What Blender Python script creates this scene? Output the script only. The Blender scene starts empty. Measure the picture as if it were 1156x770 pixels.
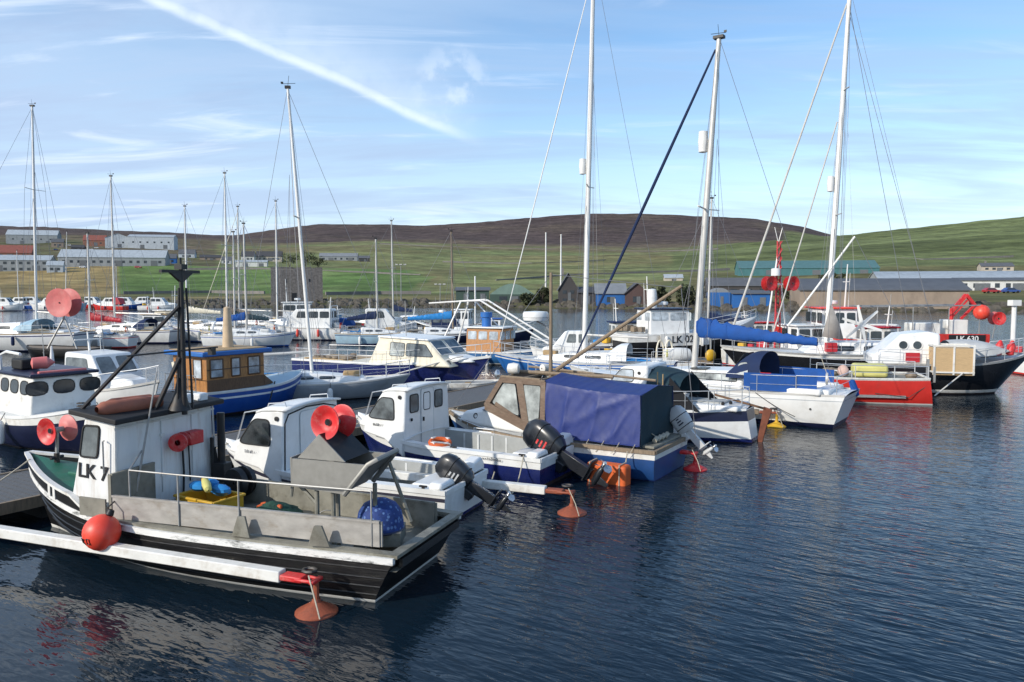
import bpy, bmesh, math, random
from mathutils import Vector, Matrix, noise
random.seed(7)
S = bpy.context.scene
COL = S.collection
R = math.radians
pi = math.pi

# ---------------------------------------------------------------- camera
CAM_H, FPX, TH = 4.5, 867.0, math.atan(60 / 867)
cd = bpy.data.cameras.new('camera'); cd.lens = 27.0; cd.sensor_width = 36; cd.clip_start = .1; cd.clip_end = 20000
cam = bpy.data.objects.new('camera', cd); COL.objects.link(cam)
cam.location = (0, 0, CAM_H); cam.rotation_euler = (pi / 2 - TH, 0, 0); S.camera = cam

# ---------------------------------------------------------------- sun, sky, exposure
SUN = Vector((-.80, -.60, 0)).normalized(); SUN_EL = R(27)
SUN_DIR = Vector((SUN.x * math.cos(SUN_EL), SUN.y * math.cos(SUN_EL), math.sin(SUN_EL)))
sl = bpy.data.lights.new('sun', 'SUN'); sl.energy = 3.0; sl.angle = R(.5); sl.color = (1, .93, .82)
so = bpy.data.objects.new('sun', sl); COL.objects.link(so)
so.rotation_euler = SUN_DIR.to_track_quat('Z', 'Y').to_euler()
S.view_settings.view_transform = 'Standard'; S.view_settings.look = 'None'
S.view_settings.exposure = 0.46; S.view_settings.gamma = 1; S.view_settings.use_curve_mapping = False
SKY_STRENGTH = .145

def ray(px, py):
    return Vector(((px - 578) / FPX, 0, 0)) + Vector((0, math.cos(TH), -math.sin(TH))) + Vector((0, math.sin(TH), math.cos(TH))) * ((385 - py) / FPX)
def P(px, py, z=0.0):
    r = ray(px, py); return Vector((0, 0, CAM_H)) + r * ((z - CAM_H) / r.z)
def PD(px, py, d):
    r = ray(px, py); return Vector((0, 0, CAM_H)) + r * (d / r.y)

def build_world():
    w = bpy.data.worlds.new('World'); S.world = w; w.use_nodes = True
    nt = w.node_tree; N = nt.nodes; L = nt.links; N.clear()
    def nd(t, **k):
        n = N.new(t)
        for a, b in k.items(): setattr(n, a, b)
        return n
    def val(sock, v):
        if isinstance(v, bpy.types.NodeSocket): L.new(v, sock)
        else: sock.default_value = v
    def mth(op, a, b=0.0, c=0.0, clamp=False):
        n = nd('ShaderNodeMath', operation=op, use_clamp=clamp); val(n.inputs[0], a); val(n.inputs[1], b)
        if len(n.inputs) > 2: val(n.inputs[2], c)
        return n.outputs[0]
    def ramp(v, a, b, lo=0.0, hi=1.0):
        n = nd('ShaderNodeMapRange', interpolation_type='SMOOTHSTEP'); val(n.inputs[0], v)
        for i, q in zip((1, 2, 3, 4), (a, b, lo, hi)): n.inputs[i].default_value = q
        return n.outputs[0]
    def dot(v, q):
        n = nd('ShaderNodeVectorMath', operation='DOT_PRODUCT'); L.new(v, n.inputs[0]); n.inputs[1].default_value = q
        return n.outputs['Value']
    def mixc(f, a, b):
        n = nd('ShaderNodeMix', data_type='RGBA'); val(n.inputs[0], f); val(n.inputs[6], a); val(n.inputs[7], b); return n.outputs[2]
    sky = nd('ShaderNodeTexSky', sky_type='NISHITA'); sky.sun_disc = False
    sky.sun_elevation = SUN_EL; sky.sun_rotation = math.atan2(SUN.x, SUN.y); sky.air_density = 1.0; sky.dust_density = .6; sky.ozone_density = 1.6
    tc = nd('ShaderNodeTexCoord'); d = tc.outputs['Generated']
    sp = nd('ShaderNodeSeparateXYZ'); L.new(d, sp.inputs[0]); x, y, z = sp.outputs
    h = mth('ADD', mth('MAXIMUM', z, 0.0), .14)
    cb = nd('ShaderNodeCombineXYZ'); L.new(mth('DIVIDE', x, h), cb.inputs[0]); L.new(mth('DIVIDE', y, h), cb.inputs[1])
    def cloud(scale, loc, rot, sc, det=7, dist=.5, rough=.58):
        m = nd('ShaderNodeMapping'); L.new(cb.outputs[0], m.inputs[0]); m.inputs['Location'].default_value = loc
        m.inputs['Rotation'].default_value = (0, 0, rot); m.inputs['Scale'].default_value = sc
        n = nd('ShaderNodeTexNoise'); L.new(m.outputs[0], n.inputs['Vector']); n.inputs['Scale'].default_value = scale
        n.inputs['Detail'].default_value = det; n.inputs['Roughness'].default_value = rough; n.inputs['Distortion'].default_value = dist
        return n.outputs['Fac']
    thin = cloud(.9, (3.1, 1.7, 0), R(14), (.5, 2.0, 1))
    streak = cloud(1.25, (7.3, 2.2, 0), R(9), (.55, 1.9, 1), 8, 1.6)
    grey = cloud(.95, (1.2, 5.4, 0), R(-8), (.55, 1.7, 1), 8, 1.2)
    haze = ramp(z, 0.0, .34, 1.0, 0.0)
    left = ramp(x, .25, -.55, 0.0, 1.0)
    veil = mth('ADD', mth('MULTIPLY', left, .40), mth('MULTIPLY', ramp(thin, .36, .70), mth('ADD', .24, mth('MULTIPLY', left, .25))))
    wisps = mth('MULTIPLY', ramp(streak, .52, .74), mth('ADD', .34, mth('MULTIPLY', left, .30)))
    greym = mth('MULTIPLY', ramp(grey, .46, .66), mth('ADD', .34, mth('MULTIPLY', left, .30)))
    greym = mth('MAXIMUM', greym, mth('MULTIPLY', mth('MULTIPLY', ramp(thin, .40, .62), ramp(z, .02, .14)), mth('MULTIPLY', ramp(z, .34, .20), .55)))
    # contrail: a soft band along a great circle
    a = ray(150, -4).normalized(); b = ray(545, 166).normalized(); nn = a.cross(b).normalized()
    if nn.z < 0: nn = -nn
    t = (b - a).normalized(); t0, t1 = a.dot(t), b.dot(t)
    dn = dot(d, nn); al = dot(d, t)
    wob = nd('ShaderNodeTexNoise'); L.new(d, wob.inputs['Vector']); wob.inputs['Scale'].default_value = 9; wob.inputs['Detail'].default_value = 5
    puff = nd('ShaderNodeTexNoise'); L.new(d, puff.inputs['Vector']); puff.inputs['Scale'].default_value = 38; puff.inputs['Detail'].default_value = 4
    dn = mth('ADD', dn, mth('MULTIPLY', mth('SUBTRACT', wob.outputs['Fac'], .5), .018))
    dn = mth('ADD', dn, -.004)
    core = mth('MULTIPLY', ramp(dn, -.009, .0), ramp(dn, .014, .0))
    soft = mth('MULTIPLY', mth('MULTIPLY', ramp(dn, -.012, .01), ramp(dn, .085, .0)), .30)
    band = mth('MAXIMUM', mth('MULTIPLY', core, .62), soft)
    band = mth('MULTIPLY', band, mth('MULTIPLY', ramp(al, t0 - .5, t0 - .1), ramp(al, t1 + .012, t1 - .09)))
    band = mth('MULTIPLY', band, ramp(puff.outputs['Fac'], .2, .62, .62, 1.0))
    # small torn puff to the right of the trail's end
    pd = ray(512, 96).normalized(); q = mth('SUBTRACT', 1.0, dot(d, pd))
    torn = mth('MULTIPLY', ramp(q, .0016, .0001), ramp(puff.outputs['Fac'], .45, .66))
    S_ = SKY_STRENGTH
    base = nd('ShaderNodeHueSaturation'); L.new(sky.outputs[0], base.inputs['Color']); base.inputs['Saturation'].default_value = 1.2
    c = base.outputs[0]
    c = mixc(mth('MULTIPLY', haze, .52), c, (.50 / S_, .605 / S_, .77 / S_, 1))
    c = mixc(veil, c, (.49 / S_, .62 / S_, .80 / S_, 1))
    c = mixc(greym, c, (.31 / S_, .41 / S_, .60 / S_, 1))
    c = mixc(wisps, c, (.72 / S_, .80 / S_, .92 / S_, 1))
    c = mixc(mth('MULTIPLY', torn, .28), c, (.82 / S_, .88 / S_, .95 / S_, 1))
    c = mixc(band, c, (.80 / S_, .88 / S_, .97 / S_, 1))
    bg = nd('ShaderNodeBackground'); L.new(c, bg.inputs[0]); bg.inputs[1].default_value = S_
    out = nd('ShaderNodeOutputWorld'); L.new(bg.outputs[0], out.inputs[0])
build_world()

# ---------------------------------------------------------------- materials
MATS = {}
def mat(name, col, rough=.5, metal=0.0, var=.18, scale=2.5, bump=0.0, bscale=30, dirt=None, damt=.45, dscale=1.6, stretch=(1, 1, 1), coat=0.0):
    m = bpy.data.materials.new(name); m.use_nodes = True; MATS[name] = m
    nt = m.node_tree; N = nt.nodes; L = nt.links; p = N['Principled BSDF']
    tc = N.new('ShaderNodeTexCoord'); mp = N.new('ShaderNodeMapping'); L.new(tc.outputs['Object'], mp.inputs[0]); mp.inputs['Scale'].default_value = stretch
    n = N.new('ShaderNodeTexNoise'); L.new(mp.outputs[0], n.inputs['Vector']); n.inputs['Scale'].default_value = scale; n.inputs['Detail'].default_value = 6; n.inputs['Roughness'].default_value = .6
    r = N.new('ShaderNodeMapRange'); L.new(n.outputs['Fac'], r.inputs[0]); r.inputs[1].default_value = .3; r.inputs[2].default_value = .7
    mx = N.new('ShaderNodeMix'); mx.data_type = 'RGBA'; L.new(r.outputs[0], mx.inputs[0])
    mx.inputs[6].default_value = (*[c * (1 - var) for c in col], 1); mx.inputs[7].default_value = (*[min(1, c * (1 + var * .7)) for c in col], 1)
    out = mx.outputs[2]
    if dirt:
        n2 = N.new('ShaderNodeTexNoise'); L.new(mp.outputs[0], n2.inputs['Vector']); n2.inputs['Scale'].default_value = dscale; n2.inputs['Detail'].default_value = 8; n2.inputs['Roughness'].default_value = .7
        r2 = N.new('ShaderNodeMapRange'); r2.interpolation_type = 'SMOOTHSTEP'; L.new(n2.outputs['Fac'], r2.inputs[0]); r2.inputs[1].default_value = .48; r2.inputs[2].default_value = .72; r2.inputs[4].default_value = damt
        m2 = N.new('ShaderNodeMix'); m2.data_type = 'RGBA'; L.new(r2.outputs[0], m2.inputs[0]); L.new(out, m2.inputs[6]); m2.inputs[7].default_value = (*dirt, 1); out = m2.outputs[2]
    L.new(out, p.inputs['Base Color'])
    rr = N.new('ShaderNodeMapRange'); L.new(n.outputs['Fac'], rr.inputs[0]); rr.inputs[3].default_value = max(0, rough - .08); rr.inputs[4].default_value = min(1, rough + .12); L.new(rr.outputs[0], p.inputs['Roughness'])
    p.inputs['Metallic'].default_value = metal
    if coat: p.inputs['Coat Weight'].default_value = coat
    if bump:
        n3 = N.new('ShaderNodeTexNoise'); L.new(mp.outputs[0], n3.inputs['Vector']); n3.inputs['Scale'].default_value = bscale; n3.inputs['Detail'].default_value = 4
        b = N.new('ShaderNodeBump'); b.inputs['Strength'].default_value = bump; b.inputs['Distance'].default_value = .02; L.new(n3.outputs['Fac'], b.inputs['Height']); L.new(b.outputs[0], p.inputs['Normal'])
    return m
GR = (.20, .17, .13)
white = mat('white_gelcoat', (.78, .78, .76), .3, var=.07, dirt=(.45, .42, .36), damt=.35, dscale=1.1, coat=.2)
oldwhite = mat('weathered_white_paint', (.72, .71, .67), .5, var=.1, dirt=(.36, .30, .22), damt=.6, dscale=1.9, bump=.1)
cream = mat('cream_paint', (.72, .66, .52), .45, var=.08, dirt=(.4, .34, .25))
wheelpaint = mat('streaked_white_paint', (.74, .74, .72), .5, var=.08, scale=1.5, dirt=(.34, .20, .10), damt=.42, dscale=2.2, stretch=(2.6, 2.6, .35), bump=.15)
chipped = mat('chipped_white_paint', (.74, .73, .70), .55, var=.1, dirt=(.03, .035, .03), damt=.95, dscale=2.6, stretch=(1.2, 1.2, 5), bump=.3)
MATS['chipped_white_paint'].node_tree.nodes['Principled BSDF']
offwhite = mat('grey_white_deck', (.60, .61, .60), .6, var=.12, dirt=(.33, .33, .30), bump=.1, bscale=60)
greyhull = mat('grey_hull_paint', (.33, .35, .37), .45, var=.1, dirt=(.2, .2, .19))
black = mat('black_hull_paint', (.006, .006, .007), .42, var=.3, dirt=(.045, .042, .036), damt=.45, dscale=3, stretch=(.5, .5, 2.4), bump=.25, bscale=14)
blacksmooth = mat('black_gelcoat', (.012, .013, .016), .22, var=.2)
navy = mat('navy_gelcoat', (.012, .02, .11), .25, var=.15, dirt=(.05, .06, .13), damt=.3, coat=.3)
darknavy = mat('dark_navy_paint', (.01, .014, .045), .35, var=.2)
blue = mat('bright_blue_paint', (.012, .075, .33), .35, var=.15, dirt=(.05, .12, .28), damt=.4)
midblue = mat('mid_blue_paint', (.02, .13, .42), .45, var=.14, dirt=(.06, .16, .3))
deepblue = mat('worn_deep_blue_paint', (.010, .055, .19), .45, var=.2, dirt=(.03, .06, .10), damt=.6)
bluecloth = mat('blue_canvas', (.006, .070, .29), .8, var=.2, bump=.35, bscale=9)
tarpmat = mat('blue_tarpaulin', (.014, .031, .165), .5, var=.12, scale=3, bump=.10, bscale=40, dirt=(.05, .06, .12), damt=.3)
navycloth = mat('dark_blue_canvas', (.008, .022, .075), .85, var=.2, bump=.25)
greencloth = mat('dark_green_canvas', (.006, .03, .045), .8, var=.25, bump=.25, dirt=(.03, .05, .05))
blackcloth = mat('black_canvas', (.006, .007, .01), .85, var=.2)
brownwood = mat('weathered_brown_frame', (.16, .105, .07), .65, var=.3, scale=7, stretch=(1, 1, 3), dirt=(.28, .23, .17), bump=.2)
orangewood = mat('varnished_wood', (.42, .19, .06), .4, var=.3, scale=5, stretch=(5, 5, 1.2), dirt=(.2, .1, .04), damt=.6)
darkwood = mat('dark_varnish', (.13, .065, .03), .5, var=.35, scale=6, stretch=(5, 5, 1.2))
teak = mat('pale_wood', (.38, .26, .13), .65, var=.25, scale=9, stretch=(1, 6, 6), dirt=(.25, .18, .1))
plywood = mat('crate_plywood', (.52, .36, .19), .6, var=.15, scale=6, stretch=(1, 1, 5), dirt=(.36, .25, .14))
sparwood = mat('grey_wooden_spar', (.24, .18, .12), .7, var=.3, scale=8, stretch=(3, 3, .5))
plank = mat('wet_pontoon_planks', (.10, .095, .09), .5, var=.35, scale=5, stretch=(1, 9, 1), dirt=(.05, .05, .045), bump=.3)
greendeck = mat('green_deck_paint', (.012, .115, .07), .5, var=.25, dirt=(.06, .10, .07), damt=.5, dscale=4, bump=.15)
alu = mat('weathered_aluminium', (.40, .38, .35), .5, .35, var=.2, scale=4, dirt=(.25, .21, .16), damt=.7, dscale=2.5, stretch=(1, 1, 2))
darkalu = mat('grimy_aluminium', (.24, .23, .19), .6, .2, var=.25, scale=4, dirt=(.10, .09, .06), damt=.8, dscale=3)
steel = mat('brushed_steel', (.27, .265, .245), .5, .45, var=.15, scale=6, dirt=(.30, .27, .22), damt=.5)
railsteel = mat('rail_steel', (.62, .63, .64), .35, .6, var=.1)
galv = mat('galvanised_pipe', (.36, .36, .35), .5, .5, var=.2, scale=9, dirt=(.2, .15, .1), damt=.4)
darksteel = mat('black_painted_steel', (.014, .014, .015), .5, var=.3, dirt=(.09, .05, .03), damt=.4, dscale=5)
mastwhite = mat('white_mast_paint', (.74, .73, .70), .4, var=.06)
mastgrey = mat('mast_alloy', (.60, .58, .54), .4, .3, var=.08)
wire = mat('rigging_wire', (.22, .22, .23), .5, .4, var=.1)
rope = mat('pale_rope', (.42, .38, .30), .9, var=.2, scale=30)
darkrope = mat('dark_rope', (.06, .055, .05), .9, var=.2, scale=30)
redplastic = mat('red_plastic', (.58, .022, .024), .45, var=.2, dirt=(.58, .20, .17), damt=.65, dscale=7)
pinkplastic = mat('faded_red_plastic', (.62, .16, .15), .5, var=.15, dirt=(.6, .3, .26))
redhull = mat('red_hull_paint', (.56, .03, .022), .35, var=.12, dirt=(.38, .05, .04), damt=.4)
orangebuoy = mat('orange_buoy_vinyl', (.80, .065, .035), .42, var=.12, dirt=(.58, .16, .12), damt=.6, dscale=6)
orange = mat('orange_foam', (.62, .11, .02), .6, var=.2, dirt=(.36, .10, .04), damt=.5)
rust = mat('rusty_float_paint', (.30, .075, .035), .6, var=.3, dirt=(.14, .05, .03), damt=.7, dscale=6, bump=.2)
yellow = mat('yellow_plastic', (.62, .36, .02), .45, var=.15, dirt=(.35, .24, .08))
paleyellow = mat('pale_yellow_cover', (.62, .58, .20), .6, var=.12)
cyanplastic = mat('light_blue_plastic', (.02, .22, .55), .5, var=.15)
bluemesh = mat('blue_net', (.014, .045, .20), .7, var=.35, scale=12, bump=.4)
def dotted(m, c):
    nt = m.node_tree; p = nt.nodes['Principled BSDF']; src = p.inputs['Base Color'].links[0].from_socket
    tc = nt.nodes.new('ShaderNodeTexCoord'); v = nt.nodes.new('ShaderNodeTexVoronoi'); v.inputs['Scale'].default_value = 13; nt.links.new(tc.outputs['Object'], v.inputs['Vector'])
    r = nt.nodes.new('ShaderNodeMapRange'); nt.links.new(v.outputs['Distance'], r.inputs[0]); r.inputs[1].default_value = .26; r.inputs[2].default_value = .34; r.inputs[3].default_value = 1; r.inputs[4].default_value = 0
    mx = nt.nodes.new('ShaderNodeMix'); mx.data_type = 'RGBA'; nt.links.new(r.outputs[0], mx.inputs[0]); nt.links.new(src, mx.inputs[6]); mx.inputs[7].default_value = (*c, 1); nt.links.new(mx.outputs[2], p.inputs['Base Color'])
dotted(bluemesh, (.10, .19, .42))
rubber = mat('black_rubber', (.014, .014, .015), .7, var=.2)
motorblack = mat('outboard_black', (.016, .018, .022), .28, var=.2, dirt=(.06, .06, .06), damt=.3, coat=.3)
motorgrey = mat('outboard_light_grey', (.50, .51, .51), .4, var=.1)
chrome = mat('bare_metal', (.62, .62, .62), .25, .9, var=.05)
antifoul = mat('antifoul_dark', (.03, .018, .018), .7, var=.3, dirt=(.03, .04, .02))
blueanti = mat('antifoul_blue', (.015, .03, .16), .6, var=.3, dirt=(.03, .05, .05))
greyflr = mat('cockpit_floor_grey', (.34, .35, .34), .6, var=.15, dirt=(.2, .2, .18))
lightblue = mat('pale_blue_paint', (.34, .50, .60), .5, var=.1, dirt=(.3, .36, .38))
textblack = mat('black_lettering', (.01, .01, .012), .5, var=.1)
redlamp = mat('red_board', (.45, .02, .03), .5, var=.1)
clutter = mat('mixed_deck_gear', (.20, .16, .12), .8, var=.5, scale=6)
def glass(name, col, rough=.06):
    m = mat(name, col, rough, var=.75, scale=1.9); m.node_tree.nodes['Principled BSDF'].inputs['Specular IOR Level'].default_value = .7  # strong mottling of the colour stands in for reflections in the panes
    return m
glassdark = glass('dark_cabin_glass', (.035, .042, .045))
glassgrey = glass('grey_cabin_glass', (.14, .16, .165))
glasspale = glass('pale_vinyl_window', (.36, .38, .36), .15)
glasslight = glass('painted_daylight_glass', (.45, .50, .54), .1)  # light seen through the cabin is put into this pale colour

# ---------------------------------------------------------------- mesh builder
class MB:
    def __init__(s): s.v = []; s.f = []; s.m = []
    def add(s, vs, fs, mi=0):
        o = len(s.v); s.v += [tuple(v) for v in vs]
        for f in fs: s.f.append([o + i for i in f]); s.m.append(mi)
        return s
    def box(s, c, d, mi=0, rot=None, taper=(1, 1)):
        c = Vector(c); x, y, z = (q / 2 for q in d)
        vs = []
        for sz in (-1, 1):
            tx, ty = (1, 1) if sz < 0 else taper
            for sx, sy in ((-1, -1), (1, -1), (1, 1), (-1, 1)):
                v = Vector((sx * x * tx, sy * y * ty, sz * z))
                if rot is not None: v = rot @ v
                vs.append(c + v)
        return s.add(vs, [(3, 2, 1, 0), (4, 5, 6, 7), (0, 1, 5, 4), (1, 2, 6, 5), (2, 3, 7, 6), (3, 0, 4, 7)], mi)
    def bar(s, a, b, w, h, mi=0, up=(0, 0, 1)):
        a, b = Vector(a), Vector(b); t = (b - a).normalized(); up = Vector(up); sd = t.cross(up)
        if sd.length < 1e-4: sd = t.cross(Vector((1, 0, 0)))
        sd.normalize(); u = sd.cross(t)
        vs = [p + sd * i * w / 2 + u * j * h / 2 for p in (a, b) for i, j in ((-1, -1), (1, -1), (1, 1), (-1, 1))]
        return s.add(vs, [(3, 2, 1, 0), (4, 5, 6, 7), (0, 1, 5, 4), (1, 2, 6, 5), (2, 3, 7, 6), (3, 0, 4, 7)], mi)
    def tube(s, pts, r, n=6, mi=0, cap=True, closed=False):
        pts = [Vector(p) for p in pts]; k = len(pts); vs = []; fs = []
        rs = r if isinstance(r, (list, tuple)) else [r] * k
        prev = None
        for i, p in enumerate(pts):
            if closed: t = pts[(i + 1) % k] - pts[i - 1]
            else: t = (pts[min(i + 1, k - 1)] - pts[max(i - 1, 0)])
            if t.length < 1e-7: t = Vector((0, 0, 1))
            t.normalize()
            if prev is None:
                u = t.cross(Vector((0, 0, 1)))
                if u.length < .05: u = t.cross(Vector((0, 1, 0)))
            else: u = prev - t * prev.dot(t)
            u.normalize(); prev = u; w = t.cross(u)
            for j in range(n):
                a = 2 * pi * j / n; vs.append(p + (u * math.cos(a) + w * math.sin(a)) * rs[i])
        for i in range(k if closed else k - 1):
            for j in range(n):
                a = i * n + j; b = i * n + (j + 1) % n; c = ((i + 1) % k) * n + (j + 1) % n; d = ((i + 1) % k) * n + j
                fs.append((a, b, c, d))
        if cap and not closed: fs += [tuple(range(n))[::-1], tuple(range((k - 1) * n, k * n))]
        return s.add(vs, fs, mi)
    def lathe(s, prof, c=(0, 0, 0), axis=(0, 0, 1), n=20, mi=0):
        c = Vector(c); ax = Vector(axis).normalized(); u = ax.cross(Vector((0, 0, 1)))
        if u.length < .05: u = ax.cross(Vector((1, 0, 0)))
        u.normalize(); w = ax.cross(u); vs = []; fs = []
        for r, h in prof:
            for j in range(n):
                a = 2 * pi * j / n; vs.append(c + ax * h + (u * math.cos(a) + w * math.sin(a)) * max(r, 1e-4))
        for i in range(len(prof) - 1):
            for j in range(n): fs.append((i * n + j, i * n + (j + 1) % n, (i + 1) * n + (j + 1) % n, (i + 1) * n + j))
        return s.add(vs, fs, mi)
    def ball(s, c, r, n=16, mi=0, sq=(1, 1, 1)):
        vs = []; fs = []; k = n // 2
        for i in range(k + 1):
            a = pi * i / k
            for j in range(n):
                b = 2 * pi * j / n; vs.append((c[0] + r * sq[0] * max(math.sin(a), 1e-3) * math.cos(b), c[1] + r * sq[1] * max(math.sin(a), 1e-3) * math.sin(b), c[2] + r * sq[2] * math.cos(a)))
        for i in range(k):
            for j in range(n): fs.append((i * n + j, (i + 1) * n + j, (i + 1) * n + (j + 1) % n, i * n + (j + 1) % n))
        return s.add(vs, fs, mi)
    def prism(s, poly, vec, mi=0):
        k = len(poly); vec = Vector(vec); vs = [Vector(p) for p in poly]; vs += [p + vec for p in vs]
        fs = [tuple(range(k))[::-1], tuple(range(k, 2 * k))] + [(i, (i + 1) % k, k + (i + 1) % k, k + i) for i in range(k)]
        return s.add(vs, fs, mi)
    def grid(s, rows, mi=0, close=False):
        k = len(rows[0]); vs = [v for r in rows for v in r]; fs = []
        for i in range(len(rows) - 1):
            for j in range(k if close else k - 1): fs.append((i * k + j, i * k + (j + 1) % k, (i + 1) * k + (j + 1) % k, (i + 1) * k + j))
        return s.add(vs, fs, mi)
    def build(s, name, mats, parent=None, bevel=0.0, sharp=38, seg=2, recalc=True):
        if not isinstance(mats, (list, tuple)): mats = [mats]
        me = bpy.data.meshes.new(name); me.from_pydata(s.v, [], s.f); me.update()
        for m in mats: me.materials.append(m)
        me.polygons.foreach_set('material_index', s.m)
        if recalc:
            b = bmesh.new(); b.from_mesh(me); bmesh.ops.recalc_face_normals(b, faces=b.faces); b.to_mesh(me); b.free()
        me.polygons.foreach_set('use_smooth', [True] * len(me.polygons))
        try: me.set_sharp_from_angle(angle=R(sharp))
        except Exception: pass
        o = bpy.data.objects.new(name, me); COL.objects.link(o)
        if parent is not None: o.parent = parent
        if bevel:
            bv = o.modifiers.new('bevel', 'BEVEL'); bv.width = bevel; bv.segments = seg; bv.limit_method = 'ANGLE'; bv.angle_limit = R(40)
        return o

def build_split(mb, name, mats, parent, **k):
    """one object for every separate piece"""
    par = list(range(len(mb.v)))
    def fd(a):
        while par[a] != a: par[a] = par[par[a]]; a = par[a]
        return a
    for f in mb.f:
        for i in f[1:]: par[fd(i)] = fd(f[0])
    g = {}
    for f, mi in zip(mb.f, mb.m): g.setdefault(fd(f[0]), []).append((f, mi))
    out = []
    for fs in g.values():
        q = MB(); mp = {}
        for f, mi in fs:
            for i in f:
                if i not in mp: mp[i] = len(q.v); q.v.append(mb.v[i])
            q.f.append([mp[i] for i in f]); q.m.append(mi)
        out.append(q.build(name, mats, parent, **k))
    return out
def tag(o, label=None, cat=None, group=None, kind=None):
    if label: o['label'] = label
    if cat: o['category'] = cat
    if group: o['group'] = group
    if kind: o['kind'] = kind
    return o
def thing(name, label, cat, loc=(0, 0, 0), deg=0.0, group=None):
    o = bpy.data.objects.new(name, None); COL.objects.link(o); o.empty_display_size = .2
    o.location = loc; o.rotation_euler = (0, 0, R(deg)); return tag(o, label, cat, group)
def copy_tree(o, parent=None):
    c = o.copy(); COL.objects.link(c)
    if parent is not None: c.parent = parent
    for ch in list(o.children): copy_tree(ch, c)
    return c
def text_part(name, body, size, origin, u, v, m, parent, depth=.004):
    cu = bpy.data.curves.new(name, 'FONT'); cu.body = body; cu.size = size; cu.extrude = depth; cu.align_x = 'CENTER'; cu.align_y = 'CENTER'; cu.offset = size * .012
    tmp = bpy.data.objects.new(name + '_tmp', cu); COL.objects.link(tmp)
    bpy.context.view_layer.update()
    me = bpy.data.meshes.new_from_object(tmp.evaluated_get(bpy.context.evaluated_depsgraph_get()))
    bpy.data.objects.remove(tmp)
    u = Vector(u).normalized(); v = Vector(v).normalized(); w = u.cross(v).normalized(); v = w.cross(u)
    M = Matrix((u, v, w)).transposed().to_4x4(); M.translation = Vector(origin); me.transform(M)
    me.materials.clear(); me.materials.append(m)
    o = bpy.data.objects.new(name, me); COL.objects.link(o); o.parent = parent; return o

def rounded(poly, rad=.3, k=3):
    out = []; n = len(poly); poly = [Vector(p) for p in poly]
    for i in range(n):
        p0, p, p1 = poly[i - 1], poly[i], poly[(i + 1) % n]
        a = p + (p0 - p) * rad; b = p + (p1 - p) * rad
        for j in range(k + 1):
            t = j / k; out.append(a * (1 - t) ** 2 + p * 2 * t * (1 - t) + b * t * t)
    return out
def window(root, poly, n, gm=None, fm=None, fr=.014, rad=.22, off=.004, name='window'):
    n = Vector(n).normalized(); q = rounded(poly, rad) if rad else [Vector(p) for p in poly]
    w = MB().prism([p + n * off for p in q], n * .008).build(name, gm or glassdark, root)
    if fm is not False:
        MB().tube([p + n * (off + .006) for p in q], fr, 5, closed=True).build('frame', fm or rubber, w)
    return w

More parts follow.
